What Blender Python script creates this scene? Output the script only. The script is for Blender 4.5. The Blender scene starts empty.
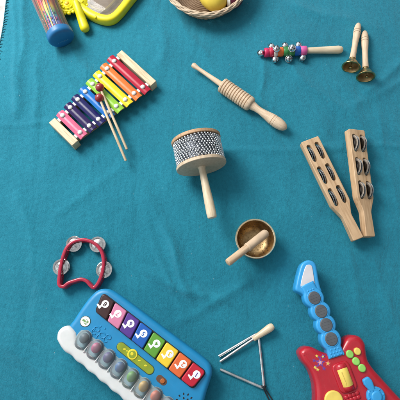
import bpy, bmesh, math, random
from mathutils import Matrix, Vector, noise
from mathutils.geometry import delaunay_2d_cdt
random.seed(7)
PI = math.pi
sc = bpy.context.scene
COL = sc.collection

# ------------------------------------------------------------------ camera
TILT = math.radians(15); HALF = math.radians(24)
DIST = 44/math.tan(HALF); FPX = 200/math.tan(HALF)
CAMP = Vector((0, -DIST*math.sin(TILT), DIST*math.cos(TILT)))        # cm
def G(x, y, z=0.0):
    """where the sight line through a photo pixel meets the height z (cm)"""
    cx = (x-200)/FPX; cy = (200-y)/FPX
    c, s = math.cos(TILT), math.sin(TILT)
    D = Vector((cx, cy*c + s, cy*s - c))
    k = (z-CAMP.z)/D.z
    return CAMP + k*D
cam = bpy.data.cameras.new('camera'); camo = bpy.data.objects.new('camera', cam); COL.objects.link(camo)
camo.location = CAMP*0.01; camo.rotation_euler = (TILT, 0, 0)
cam.angle = 2*HALF; cam.clip_start = 0.01; cam.clip_end = 50
sc.camera = camo

# ------------------------------------------------------------------ materials
def nt(name):
    m = bpy.data.materials.new(name); m.use_nodes = True
    n = m.node_tree; p = n.nodes['Principled BSDF']
    return m, n, p
def noise_node(n, scale, detail=4, mapping=None, rough=0.5):
    tc = n.nodes.new('ShaderNodeTexCoord'); t = n.nodes.new('ShaderNodeTexNoise')
    t.inputs['Scale'].default_value = scale; t.inputs['Detail'].default_value = detail
    t.inputs['Roughness'].default_value = rough
    if mapping:
        mp = n.nodes.new('ShaderNodeMapping'); mp.inputs['Scale'].default_value = mapping
        n.links.new(tc.outputs['Object'], mp.inputs['Vector']); n.links.new(mp.outputs[0], t.inputs['Vector'])
    else:
        n.links.new(tc.outputs['Object'], t.inputs['Vector'])
    return t
def ramp(n, src, stops):
    r = n.nodes.new('ShaderNodeValToRGB'); e = r.color_ramp.elements
    while len(e) < len(stops): e.new(0.5)
    for i, (p, c) in enumerate(stops):
        e[i].position = p; e[i].color = (*c, 1)
    n.links.new(src, r.inputs['Fac']); return r
def sc3(c, k): return tuple(min(1, v*k) for v in c)
def plastic(name, col, rough=0.32, var=0.10, bump=0.04, coat=0.0, sss=0.0):
    m, n, p = nt(name)
    t = noise_node(n, 45, 5)
    r = ramp(n, t.outputs['Fac'], [(0.3, sc3(col, 1-var)), (0.7, sc3(col, 1+var))])
    n.links.new(r.outputs['Color'], p.inputs['Base Color'])
    t2 = noise_node(n, 160, 4)
    rr = n.nodes.new('ShaderNodeMapRange'); rr.inputs['To Min'].default_value = max(0.05, rough-0.08); rr.inputs['To Max'].default_value = rough+0.10
    n.links.new(t2.outputs['Fac'], rr.inputs['Value']); n.links.new(rr.outputs[0], p.inputs['Roughness'])
    if bump:
        b = n.nodes.new('ShaderNodeBump'); b.inputs['Strength'].default_value = bump; b.inputs['Distance'].default_value = 0.001
        n.links.new(t2.outputs['Fac'], b.inputs['Height']); n.links.new(b.outputs[0], p.inputs['Normal'])
    p.inputs['Coat Weight'].default_value = coat
    # scuffs: thin paler, rougher scratches scattered over the plastic
    sc_ = noise_node(n, 38, 6, (1.0, 5.0, 2.0), 0.75)
    rs_ = ramp(n, sc_.outputs['Fac'], [(0.60, (0, 0, 0)), (0.74, (1, 1, 1))])
    k_ = n.nodes.new('ShaderNodeMath'); k_.operation = 'MULTIPLY'; k_.inputs[1].default_value = 0.045
    n.links.new(rs_.outputs['Color'], k_.inputs[0])
    mxs = n.nodes.new('ShaderNodeMix'); mxs.data_type = 'RGBA'; mxs.inputs['B'].default_value = (0.55, 0.55, 0.53, 1)
    n.links.new(k_.outputs[0], mxs.inputs['Factor']); n.links.new(r.outputs['Color'], mxs.inputs['A']); n.links.new(mxs.outputs['Result'], p.inputs['Base Color'])
    if sss:
        p.inputs['Subsurface Weight'].default_value = sss; p.inputs['Subsurface Scale'].default_value = 0.004
    return m
def wood(name, light, dark, axis=0, rough=0.55, scale=40):
    m, n, p = nt(name)
    mp = [9.0, 9.0, 9.0]; mp[axis] = 0.7
    t = noise_node(n, scale, 6, mp, 0.6)
    r = ramp(n, t.outputs['Fac'], [(0.30, dark), (0.52, light), (0.75, sc3(light, 1.08))])
    t2 = noise_node(n, 30, 3)
    mx = n.nodes.new('ShaderNodeMix'); mx.data_type = 'RGBA'; mx.blend_type = 'MULTIPLY'; mx.inputs['Factor'].default_value = 0.5
    r2 = ramp(n, t2.outputs['Fac'], [(0.25, (0.72, 0.66, 0.60)), (0.65, (1, 1, 1))])
    n.links.new(r.outputs['Color'], mx.inputs['A']); n.links.new(r2.outputs['Color'], mx.inputs['B'])
    n.links.new(mx.outputs['Result'], p.inputs['Base Color'])
    p.inputs['Roughness'].default_value = rough
    b = n.nodes.new('ShaderNodeBump'); b.inputs['Strength'].default_value = 0.12; b.inputs['Distance'].default_value = 0.0006
    n.links.new(t.outputs['Fac'], b.inputs['Height']); n.links.new(b.outputs[0], p.inputs['Normal'])
    return m
def metal(name, col, rough=0.2, var=0.2, bump=0.05, bscale=200):
    m, n, p = nt(name)
    t = noise_node(n, 90, 5)
    r = ramp(n, t.outputs['Fac'], [(0.3, sc3(col, 1-var)), (0.65, col)])
    n.links.new(r.outputs['Color'], p.inputs['Base Color'])
    p.inputs['Metallic'].default_value = 1; 
    rr = n.nodes.new('ShaderNodeMapRange'); rr.inputs['To Min'].default_value = rough*0.7; rr.inputs['To Max'].default_value = rough*1.5
    n.links.new(t.outputs['Fac'], rr.inputs['Value']); n.links.new(rr.outputs[0], p.inputs['Roughness'])
    if bump:
        t2 = noise_node(n, bscale, 3)
        b = n.nodes.new('ShaderNodeBump'); b.inputs['Strength'].default_value = bump; b.inputs['Distance'].default_value = 0.001
        n.links.new(t2.outputs['Fac'], b.inputs['Height']); n.links.new(b.outputs[0], p.inputs['Normal'])
    return m
def clear(name, tint, amount=0.35, rough=0.08, gloss=(0.9, 0.93, 0.95)):
    """thin clear plastic: part see-through, part milky body, with a glossy skin"""
    m, n, p = nt(name)
    out = n.nodes['Material Output']
    tr = n.nodes.new('ShaderNodeBsdfTransparent'); tr.inputs['Color'].default_value = (*sc3(gloss, 1), 1)
    mx = n.nodes.new('ShaderNodeMixShader')
    p.inputs['Base Color'].default_value = (*tint, 1); p.inputs['Roughness'].default_value = rough
    t = noise_node(n, 60, 4)
    mr = n.nodes.new('ShaderNodeMapRange'); mr.inputs['To Min'].default_value = amount*0.7; mr.inputs['To Max'].default_value = min(1, amount*1.3)
    fr = n.nodes.new('ShaderNodeFresnel'); fr.inputs['IOR'].default_value = 1.45
    ad = n.nodes.new('ShaderNodeMath'); ad.operation = 'ADD'; ad.use_clamp = True
    n.links.new(t.outputs['Fac'], mr.inputs['Value']); n.links.new(mr.outputs[0], ad.inputs[0]); n.links.new(fr.outputs[0], ad.inputs[1])
    n.links.new(ad.outputs[0], mx.inputs['Fac']); n.links.new(tr.outputs[0], mx.inputs[1]); n.links.new(p.outputs[0], mx.inputs[2])
    n.links.new(mx.outputs[0], out.inputs['Surface'])
    return m

def fleece():
    m, n, p = nt('teal_fleece')
    big = noise_node(n, 9, 5, None, 0.6)
    fine = noise_node(n, 520, 4, (1.0, 0.55, 1.0), 0.7)
    tc = n.nodes.new('ShaderNodeTexCoord')
    wv = n.nodes.new('ShaderNodeTexWave'); wv.wave_type = 'BANDS'; wv.bands_direction = 'X'
    wv.inputs['Scale'].default_value = 150; wv.inputs['Distortion'].default_value = 5; wv.inputs['Detail'].default_value = 3
    wv.inputs['Detail Scale'].default_value = 2.0
    n.links.new(tc.outputs['Object'], wv.inputs['Vector'])
    mid = noise_node(n, 130, 5, None, 0.7)
    r = ramp(n, big.outputs['Fac'], [(0.3, (0.0105, 0.174, 0.250)), (0.7, (0.0150, 0.214, 0.300))])
    r2 = ramp(n, fine.outputs['Fac'], [(0.3, (0.82, 0.86, 0.87)), (0.72, (1.16, 1.10, 1.09))])
    mx = n.nodes.new('ShaderNodeMix'); mx.data_type = 'RGBA'; mx.blend_type = 'MULTIPLY'; mx.inputs['Factor'].default_value = 0.75
    n.links.new(r.outputs['Color'], mx.inputs['A']); n.links.new(r2.outputs['Color'], mx.inputs['B'])
    r3 = ramp(n, mid.outputs['Fac'], [(0.32, (0.74, 0.83, 0.84)), (0.68, (1.22, 1.13, 1.12))])
    mxm = n.nodes.new('ShaderNodeMix'); mxm.data_type = 'RGBA'; mxm.blend_type = 'MULTIPLY'; mxm.inputs['Factor'].default_value = 0.8
    n.links.new(mx.outputs['Result'], mxm.inputs['A']); n.links.new(r3.outputs['Color'], mxm.inputs['B']); mx = mxm
    p.inputs['Roughness'].default_value = 0.95
    p.inputs['Specular IOR Level'].default_value = 0.15
    p.inputs['Sheen Weight'].default_value = 0.28; p.inputs['Sheen Roughness'].default_value = 0.55
    p.inputs['Sheen Tint'].default_value = (0.55, 0.9, 1.0, 1)
    ma = n.nodes.new('ShaderNodeMath'); ma.operation = 'MULTIPLY_ADD'; ma.inputs[1].default_value = 0.10
    n.links.new(wv.outputs['Fac'], ma.inputs[0]); n.links.new(fine.outputs['Fac'], ma.inputs[2])
    b = n.nodes.new('ShaderNodeBump'); b.inputs['Strength'].default_value = 0.75; b.inputs['Distance'].default_value = 0.0018
    n.links.new(ma.outputs[0], b.inputs['Height'])
    pill = noise_node(n, 150, 5, None, 0.65)
    b2 = n.nodes.new('ShaderNodeBump'); b2.inputs['Strength'].default_value = 0.30; b2.inputs['Distance'].default_value = 0.004
    n.links.new(pill.outputs['Fac'], b2.inputs['Height']); n.links.new(b.outputs[0], b2.inputs['Normal'])
    tcw = n.nodes.new('ShaderNodeTexCoord'); mpw = n.nodes.new('ShaderNodeMapping'); mpw.inputs['Rotation'].default_value = (0, 0, 0.35); mpw.inputs['Scale'].default_value = (1.0, 0.33, 1)
    wr = n.nodes.new('ShaderNodeTexNoise'); wr.inputs['Scale'].default_value = 15; wr.inputs['Detail'].default_value = 3; wr.inputs['Distortion'].default_value = 0.8
    n.links.new(tcw.outputs['Object'], mpw.inputs['Vector']); n.links.new(mpw.outputs[0], wr.inputs['Vector'])
    b3 = n.nodes.new('ShaderNodeBump'); b3.inputs['Strength'].default_value = 0.5; b3.inputs['Distance'].default_value = 0.012
    n.links.new(wr.outputs['Fac'], b3.inputs['Height']); n.links.new(b2.outputs[0], b3.inputs['Normal']); n.links.new(b3.outputs[0], p.inputs['Normal'])
    # lint: sparse pale flecks of fibre
    vo = n.nodes.new('ShaderNodeTexVoronoi'); vo.inputs['Scale'].default_value = 75; vo.inputs['Randomness'].default_value = 1
    mpv = n.nodes.new('ShaderNodeMapping'); mpv.inputs['Scale'].default_value = (1, 0.6, 1); mpv.inputs['Rotation'].default_value = (0, 0, 0.8)
    n.links.new(tc.outputs['Object'], mpv.inputs['Vector']); n.links.new(mpv.outputs[0], vo.inputs['Vector'])
    lt = n.nodes.new('ShaderNodeMath'); lt.operation = 'LESS_THAN'; lt.inputs[1].default_value = 0.055; n.links.new(vo.outputs['Distance'], lt.inputs[0])
    sepc = n.nodes.new('ShaderNodeSeparateColor'); n.links.new(vo.outputs['Color'], sepc.inputs['Color'])
    gt = n.nodes.new('ShaderNodeMath'); gt.operation = 'GREATER_THAN'; gt.inputs[1].default_value = 0.80; n.links.new(sepc.outputs[0], gt.inputs[0])
    mu = n.nodes.new('ShaderNodeMath'); mu.operation = 'MULTIPLY'; n.links.new(lt.outputs[0], mu.inputs[0]); n.links.new(gt.outputs[0], mu.inputs[1])
    mu2 = n.nodes.new('ShaderNodeMath'); mu2.operation = 'MULTIPLY'; mu2.inputs[1].default_value = 0.40; n.links.new(mu.outputs[0], mu2.inputs[0])
    ml_ = n.nodes.new('ShaderNodeMix'); ml_.data_type = 'RGBA'; ml_.inputs['B'].default_value = (0.40, 0.46, 0.46, 1)
    n.links.new(mu2.outputs[0], ml_.inputs['Factor']); n.links.new(mx.outputs['Result'], ml_.inputs['A'])
    n.links.new(ml_.outputs['Result'], p.inputs['Base Color'])
    return m

M = {}
M['fleece'] = fleece()
M['thread'] = plastic('dark_teal_thread', (0.010, 0.13, 0.175), 0.95)
M['floor'] = plastic('pale_floor', (0.46, 0.43, 0.41), 0.6, 0.35, 0.3)
M['beech'] = wood('pale_beech', (0.66, 0.53, 0.36), (0.50, 0.35, 0.19))
M['beech_y'] = wood('pale_beech_across', (0.66, 0.54, 0.36), (0.48, 0.34, 0.18), 1)
M['board'] = wood('warm_beech_board', (0.60, 0.405, 0.235), (0.40, 0.235, 0.115), 0, 0.5, 22)
M['raw'] = wood('bare_turned_wood', (0.70, 0.54, 0.38), (0.52, 0.36, 0.225), 0, 0.62, 34)
M['cream'] = wood('cream_lacquered_wood', (0.71, 0.59, 0.415), (0.60, 0.455, 0.28), 0, 0.35)
M['disc_wood'] = wood('pale_plywood', (0.60, 0.48, 0.34), (0.50, 0.37, 0.24), 0, 0.55, 18)
M['tan'] = wood('tan_plywood_edge', (0.50, 0.31, 0.17), (0.36, 0.20, 0.10), 0, 0.6)
M['striker'] = wood('striker_wood', (0.62, 0.45, 0.29), (0.44, 0.28, 0.16), 0, 0.6)
M['suede'] = plastic('suede_wrap', (0.58, 0.43, 0.29), 0.85, 0.15, 0.3)
M['scorch'] = plastic('dark_groove', (0.12, 0.055, 0.03), 0.7)
M['chrome'] = metal('bright_steel', (0.86, 0.86, 0.86), 0.16)
M['nickel'] = metal('nickel_jingle', (0.70, 0.685, 0.66), 0.15, 0.4, 0.10)
M['steel_dark'] = metal('darkened_steel', (0.10, 0.11, 0.13), 0.4)
M['silver_bead'] = metal('silver_bead', (0.78, 0.79, 0.80), 0.2)
M['alu'] = metal('aluminium_rod', (0.80, 0.80, 0.79), 0.20, 0.35, 0.1)
M['brass'] = metal('aged_brass', (0.52, 0.37, 0.16), 0.26, 0.4)
M['brass_in'] = metal('dull_brass_inside', (0.42, 0.28, 0.12), 0.42, 0.5); M['brass_in'].node_tree.nodes['Principled BSDF'].inputs['Metallic'].default_value = 0.7
M['bowl_in'] = metal('hammered_bronze', (0.52, 0.36, 0.18), 0.40, 0.55, 0.7, 110)
M['bowl_rim'] = metal('polished_bowl_rim', (0.88, 0.74, 0.50), 0.2)
M['black'] = plastic('black_recess', (0.008, 0.008, 0.010), 0.6)
M['white'] = plastic('white_plastic', (0.74, 0.73, 0.70), 0.4)
M['felt'] = plastic('white_felt', (0.72, 0.70, 0.66), 0.9)
M['ink_white'] = plastic('white_print', (0.80, 0.80, 0.80), 0.5, 0.03, 0)
M['red_bead'] = plastic('red_painted_wood', (0.30, 0.022, 0.025), 0.3, 0.15, 0.05, 0.3)
M['tamb'] = plastic('crimson_plastic', (0.36, 0.008, 0.035), 0.25, 0.1, 0.03, 0.3)
M['yellow'] = plastic('lemon_plastic', (0.74, 0.66, 0.012), 0.38, 0.08, 0.05, 0, 0.15)
M['yellow_warm'] = plastic('warm_yellow_plastic', (0.78, 0.46, 0.02), 0.4)
M['capblue'] = plastic('blue_cap_plastic', (0.012, 0.15, 0.36), 0.4)
M['capprint'] = plastic('pale_blue_print', (0.10, 0.34, 0.56), 0.5)
M['pblue'] = plastic('bright_blue_plastic', (0.010, 0.225, 0.46), 0.38, 0.06, 0.04)
M['gblue'] = plastic('sky_blue_plastic', (0.035, 0.32, 0.66), 0.33, 0.06, 0.04)
M['gred'] = plastic('scarlet_plastic', (0.44, 0.010, 0.022), 0.28, 0.07, 0.03, 0.2)
M['grail'] = plastic('milky_rail_plastic', (0.66, 0.67, 0.66), 0.3, 0.05, 0.03, 0.2, 0.2)
M['grey_pad'] = plastic('smoky_grey_pad', (0.088, 0.096, 0.105), 0.42, 0.15)
M['pale_plate'] = plastic('silvery_white_plate', (0.60, 0.58, 0.60), 0.35, 0.06)
M['gyellow'] = plastic('butter_yellow_plastic', (0.80, 0.60, 0.12), 0.32)
M['ggreen'] = plastic('light_green_plastic', (0.28, 0.62, 0.12), 0.35)
M['olive'] = plastic('olive_green_plastic', (0.24, 0.30, 0.018), 0.3, 0.2)
M['ringyellow'] = plastic('ring_yellow', (0.72, 0.60, 0.03), 0.4)
M['orange_nub'] = plastic('orange_nub', (0.42, 0.11, 0.02), 0.4)
M['logo_ring'] = plastic('dark_badge_rim', (0.02, 0.07, 0.07), 0.4)
M['logo_green'] = plastic('badge_green', (0.16, 0.30, 0.10), 0.5)
M['dome_shade'] = plastic('dome_shade_grey', (0.22, 0.34, 0.38), 0.4, 0.2)  # grey that paints the shade between and around the domes
M['dome'] = clear('clear_smoky_plastic', (0.74, 0.78, 0.79), 0.11, 0.12, (0.96, 0.975, 0.98))
M['tubeclear'] = clear('clear_tube', (0.8, 0.8, 0.8), 0.02, 0.06, (0.96, 0.97, 0.98))
def rainbow_core():
    m, n, p = nt('rainbow_core'); tc = n.nodes.new('ShaderNodeTexCoord'); sx = n.nodes.new('ShaderNodeSeparateXYZ')
    n.links.new(tc.outputs['Object'], sx.inputs[0]); mr = n.nodes.new('ShaderNodeMapRange'); mr.inputs['From Max'].default_value = 0.26
    n.links.new(sx.outputs[0], mr.inputs['Value'])
    r = ramp(n, mr.outputs[0], [(0.05, (0.30, 0.12, 0.42)), (0.14, (0.08, 0.22, 0.55)), (0.22, (0.04, 0.42, 0.20)), (0.29, (0.75, 0.55, 0.05)), (0.37, (0.75, 0.08, 0.05)), (0.62, (0.60, 0.12, 0.30)), (0.85, (0.25, 0.10, 0.40))])
    n.links.new(r.outputs['Color'], p.inputs['Base Color']); p.inputs['Roughness'].default_value = 0.4; return m
M['core'] = rainbow_core()
M['window'] = clear('grey_clear_window', (0.30, 0.29, 0.26), 0.42, 0.07, (0.85, 0.83, 0.78))
M['cord'] = plastic('black_cord', (0.010, 0.012, 0.016), 0.8)
M['wicker'] = wood('wicker_cane', (0.50, 0.35, 0.22), (0.30, 0.18, 0.10), 0, 0.6)
M['wicker_pale'] = wood('pale_wicker_cane', (0.62, 0.49, 0.35), (0.42, 0.29, 0.18), 0, 0.6)
M['wicker_shade'] = wood('shaded_wicker_cane', (0.24, 0.155, 0.09), (0.14, 0.08, 0.04), 0, 0.6)  # same cane, darkened to paint in the shadow inside the basket
M['maroon'] = plastic('maroon_paint', (0.085, 0.006, 0.030), 0.35)
M['fruit'] = plastic('yellow_paint', (0.72, 0.55, 0.07), 0.45, 0.12)
KEYC = {1: (0.50, 0.010, 0.030), 2: (0.68, 0.125, 0.030), 3: (0.80, 0.55, 0.030), 4: (0.105, 0.31, 0.030),
        5: (0.006, 0.10, 0.42), 6: (0.085, 0.030, 0.235), 7: (0.60, 0.19, 0.32), 8: (0.040, 0.012, 0.011)}
KM = {k: plastic('piano_key_%s' % w, KEYC[k], 0.38, 0.06, 0.04) for k, w in
      zip(range(1, 9), 'red orange yellow green blue purple pink brown'.split())}
XYC = [('pink', (0.62, 0.13, 0.23)), ('indigo', (0.022, 0.010, 0.075)), ('navy', (0.012, 0.012, 0.090)), ('azure', (0.008, 0.14, 0.46)),
       ('lime', (0.26, 0.50, 0.045)), ('yellow', (0.78, 0.58, 0.02)), ('orange', (0.66, 0.17, 0.035)), ('red', (0.40, 0.012, 0.035))]
def enamel(name, c):
    m = plastic(name, c, 0.22, 0.07, 0.02, 0.0); m.node_tree.nodes['Principled BSDF'].inputs['Specular IOR Level'].default_value = 0.28; return m
XM = [enamel('enamel_' + n, c) for n, c in XYC]
def solid(n, c, r=0.4): 
    M[n] = plastic(n, c, r); return M[n]
for n, c in (('paint_pink', (0.60, 0.10, 0.30)), ('paint_rose', (0.56, 0.02, 0.10)), ('paint_red', (0.50, 0.02, 0.06)), ('paint_orange', (0.70, 0.15, 0.03)), ('paint_green', (0.03, 0.20, 0.05)),
             ('paint_blue', (0.01, 0.10, 0.40)), ('paint_white', (0.6, 0.55, 0.5)), ('paint_yellow', (0.72, 0.62, 0.10)), ('paint_purple', (0.16, 0.05, 0.28)),
             ('paint_salmon', (0.72, 0.20, 0.16)), ('paint_mint', (0.20, 0.50, 0.35)), ('paint_lilac', (0.50, 0.38, 0.60))):
    solid(n, c)

# ------------------------------------------------------------------ mesh helper (all in cm)
def smooth_closed(pts, per=6):
    n = len(pts); out = []
    P = [Vector(p) for p in pts]
    for i in range(n):
        a, b, c, d = P[i-1], P[i], P[(i+1) % n], P[(i+2) % n]
        for k in range(per):
            t = k/per
            out.append(0.5*((2*b)+(c-a)*t+(2*a-5*b+4*c-d)*t*t+(3*b-a-3*c+d)*t**3))
    return out
def smooth_open(pts, per=6):
    P = [Vector(p) for p in pts]; n = len(P); out = []
    for i in range(n-1):
        a = P[max(i-1, 0)]; b = P[i]; c = P[i+1]; d = P[min(i+2, n-1)]
        for k in range(per):
            t = k/per
            out.append(0.5*((2*b)+(c-a)*t+(2*a-5*b+4*c-d)*t*t+(3*b-a-3*c+d)*t**3))
    out.append(P[-1]); return out
def round_poly(pts, r, seg=5):
    P = [Vector((p[0], p[1])) for p in pts]; n = len(P); out = []
    rs = r if isinstance(r, (list, tuple)) else [r]*n
    for i in range(n):
        a, b, c = P[i-1], P[i], P[(i+1) % n]
        u = (a-b); v = (c-b); lu, lv = u.length, v.length; u /= lu; v /= lv
        ang = u.angle(v); cut = min(rs[i]/math.tan(ang/2), lu*0.48, lv*0.48)
        p0 = b+u*cut; p1 = b+v*cut
        for k in range(seg+1):
            t = k/seg
            out.append((1-t)**2*p0+2*t*(1-t)*b+t*t*p1)
    return out
def area2(p): return sum(p[i-1][0]*p[i][1]-p[i][0]*p[i-1][1] for i in range(len(p)))/2
def offset_once(P, d):
    n = len(P); out = []
    for i in range(n):
        a, b, c = P[i-1], P[i], P[(i+1) % n]
        k = 1
        while (b-a).length < 1e-5 and k < n: k += 1; a = P[i-k]
        k = 1
        while (c-b).length < 1e-5 and k < n: k += 1; c = P[(i+k) % n]
        e1 = (b-a).normalized(); e2 = (c-b).normalized()
        n1 = Vector((-e1.y, e1.x)); n2 = Vector((-e2.y, e2.x)); m = n1+n2
        if m.length < 1e-6: m = n1.copy()
        m.normalize(); out.append(b+m*d/max(0.55, m.dot(n1)))
    for _ in range(4):                      # runs of edges that turned round are drawn together
        bad = [(out[(i+1) % n]-out[i]).dot(P[(i+1) % n]-P[i]) < 0 for i in range(n)]
        if not any(bad) or all(bad): break
        st = next(i for i in range(n) if bad[i] and not bad[i-1]); i = 0
        while i < n:
            k = (st+i) % n
            if bad[k]:
                run = [k]
                while bad[k] and len(run) < n: k = (k+1) % n; run.append(k); i += 1
                c = sum((out[q] for q in run), Vector((0, 0)))/len(run)
                for q in run: out[q] = c.copy()
            i += 1
    return out
def offset_poly(P, d):
    k = max(1, int(abs(d)/0.06)+1)
    for _ in range(k): P = offset_once(P, d/k)
    return P
def round_levels(z0, z1, r, r0=None, seg=4):
    """(inset, z) levels of a slab with rounded upper (r) and lower (r0) edges"""
    if r0 is None: r0 = r
    L = []
    for k in range(seg+1):
        a = PI/2*k/seg
        L.append((r0*(1-math.sin(a)), z0+r0*(1-math.cos(a))))
    for k in range(seg+1):
        a = PI/2*k/seg
        L.append((r*(1-math.cos(a)), z1-r+r*math.sin(a)))
    return L
class MB:
    def __init__(s): s.bm = bmesh.new()
    def v(s, p): return s.bm.verts.new(p)
    def f(s, vs):
        try: return s.bm.faces.new(vs)
        except ValueError: return None
    def rings(s, R, closed=True, cap0=True, cap1=True):
        V = [[s.v(p) for p in r] for r in R]; n = len(V[0])
        for a, b in zip(V, V[1:]):
            for i in range(n if closed else n-1):
                j = (i+1) % n
                s.f([a[i], a[j], b[j], b[i]])
        if cap0: s.f(V[0][::-1])
        if cap1: s.f(V[-1])
        return s
    def tube(s, pts, rad, n=12, closed=False):
        P = [Vector(p) for p in pts]; N = len(P)
        rad = rad if isinstance(rad, (list, tuple)) else [rad]*N
        T = []
        for i in range(N):
            a = P[i-1] if (i > 0 or closed) else P[i]; b = P[(i+1) % N] if (i < N-1 or closed) else P[i]
            T.append((b-a).normalized())
        ref = Vector((0, 0, 1)) if abs(T[0].z) < 0.9 else Vector((1, 0, 0))
        x = T[0].cross(ref).normalized(); R = []
        for i in range(N):
            x = (x - T[i]*x.dot(T[i])).normalized(); y = T[i].cross(x)
            R.append([P[i]+rad[i]*(math.cos(2*PI*k/n)*x+math.sin(2*PI*k/n)*y) for k in range(n)])
        if closed:
            R.append(R[0]); s.rings(R, True, False, False); bmesh.ops.remove_doubles(s.bm, verts=s.bm.verts, dist=1e-4)
        else: s.rings(R)
        return s
    def lathe(s, prof, Mx=Matrix(), n=32):
        """prof: (along local X, radius)"""
        R = []
        for x, r in prof:
            R.append([Mx @ Vector((x, max(r, 0.001)*math.cos(2*PI*k/n), max(r, 0.001)*math.sin(2*PI*k/n))) for k in range(n)])
        return s.rings(R, True, prof[0][1] < 0.01, prof[-1][1] < 0.01)
    def prism(s, outline, levels, Mx=Matrix(), support=0.06):
        P = [Vector((p[0], p[1])) for p in outline]
        if area2(P) < 0: P = P[::-1]
        lv = [(levels[0][0]+support, levels[0][1]-0.003)] + list(levels) + [(levels[-1][0]+support, levels[-1][1]+0.003)]
        R = []; F = []
        for ins, z in lv:
            Q = offset_poly(P, ins) if abs(ins) > 1e-6 else P
            F.append((Q, z)); R.append([Mx @ Vector((q.x, q.y, z)) for q in Q])
        s.rings(R, True, False, False)
        for (Q, z) in (F[0], F[-1]):                 # caps by constrained triangulation
            pts = []
            for q in Q:
                if not pts or (q-pts[-1]).length > 1e-4: pts.append(Vector((q.x, q.y)))
            if (pts[0]-pts[-1]).length < 1e-4: pts.pop()
            if len(pts) < 3: continue
            vo, eo, fo, _, _, _ = delaunay_2d_cdt(pts, [], [list(range(len(pts)))], 1, 1e-5, True)
            V = [s.v(Mx @ Vector((q.x, q.y, z))) for q in vo]
            for f in fo:
                cx = sum(vo[k].x for k in f)/len(f); cy = sum(vo[k].y for k in f)/len(f); wn_ = False
                for i in range(len(pts)):
                    a, b = pts[i-1], pts[i]
                    if (a.y > cy) != (b.y > cy) and cx < (b.x-a.x)*(cy-a.y)/(b.y-a.y)+a.x: wn_ = not wn_
                if wn_: s.f([V[k] for k in f])
        return s
    def box(s, cx, cy, z0, z1, lx, ly, r=0.1, Mx=Matrix(), rc=None):
        o = round_poly([(cx-lx/2, cy-ly/2), (cx+lx/2, cy-ly/2), (cx+lx/2, cy+ly/2), (cx-lx/2, cy+ly/2)], rc or r, 4)
        return s.prism(o, round_levels(z0, z1, r, r, 3), Mx, min(0.05, r))
    def ball(s, c, r, sc_=(1, 1, 1), sub=3, Mx=None):
        m = Matrix.Translation(c) @ (Mx or Matrix()) @ Matrix.Diagonal((*sc_, 1))
        bmesh.ops.create_icosphere(s.bm, subdivisions=sub, radius=r, matrix=m); return s
    def disc(s, cx, cy, r, z0, z1, bev=0.03, n=28, sx=1, sy=1, rot=0):
        o = []
        for k in range(n):
            a = 2*PI*k/n; x = r*sx*math.cos(a); y = r*sy*math.sin(a)
            o.append((cx+x*math.cos(rot)-y*math.sin(rot), cy+x*math.sin(rot)+y*math.cos(rot)))
        return s.prism(o, round_levels(z0, z1, bev, 0.001, 3), support=min(0.05, r*0.2))
    def mesh(s, me, Mx):
        k = len(s.bm.verts); s.bm.from_mesh(me); s.bm.verts.ensure_lookup_table()
        for v in s.bm.verts[k:]: v.co = Mx @ v.co
        return s
    def to_mesh(s, name, mat, ang=38):
        bm = s.bm
        bmesh.ops.remove_doubles(bm, verts=bm.verts, dist=1.5e-4)
        bmesh.ops.recalc_face_normals(bm, faces=bm.faces)
        for v in bm.verts: v.co *= 0.01
        me = bpy.data.meshes.new(name); bm.to_mesh(me); bm.free()
        me.materials.append(mat)
        for p in me.polygons: p.use_smooth = True
        me.set_sharp_from_angle(angle=math.radians(ang))
        return me
    def build(s, name, mat, parent=None, ang=38):
        o = bpy.data.objects.new(name, s.to_mesh(name, mat, ang)); COL.objects.link(o)
        if parent is not None: o.parent = parent
        return o
def text_mb(mb, txt, size, Mx, depth=0.02):
    cu = bpy.data.curves.new('lettering', 'FONT'); cu.body = txt; cu.size = size; cu.extrude = depth
    cu.align_x = 'CENTER'; cu.align_y = 'CENTER'; cu.offset = size*0.022
    o = bpy.data.objects.new('lettering', cu); COL.objects.link(o)
    dg = bpy.context.evaluated_depsgraph_get(); me = bpy.data.meshes.new_from_object(o.evaluated_get(dg))
    mb.mesh(me, Mx); bpy.data.objects.remove(o); bpy.data.curves.remove(cu); bpy.data.meshes.remove(me)
    return mb
def props(o, label, cat, group=None):
    o['label'] = label; o['category'] = cat
    if group: o['group'] = group
FR = {}
def thing(name, label, cat, loc, rot=(0, 0, 0), group=None):
    o = bpy.data.objects.new(name, None); COL.objects.link(o); o.empty_display_size = 0.02
    if isinstance(rot, Matrix): e = rot.to_3x3().to_euler()
    else:
        from mathutils import Euler
        e = Euler(rot)
    o.location = Vector(loc)*0.01; o.rotation_euler = e
    FR[o.name] = Matrix.Translation(Vector(loc)) @ e.to_matrix().to_4x4()
    props(o, label, cat, group); return o
def L(o, x, y, z):  return FR[o.name].inverted() @ G(x, y, z)
def copy_tree(src, name_label=None):
    c = src.copy(); COL.objects.link(c)
    for ch in list(src.children):
        d = copy_tree(ch); d.parent = c
    return c
def axis_frame(direction):
    x = Vector(direction).normalized(); y = Vector((0, 0, 1)).cross(x).normalized(); z = x.cross(y)
    return Matrix((x, y, z)).transposed().to_4x4()
def ang2(a, b): return math.atan2(b.y-a.y, b.x-a.x)

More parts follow.
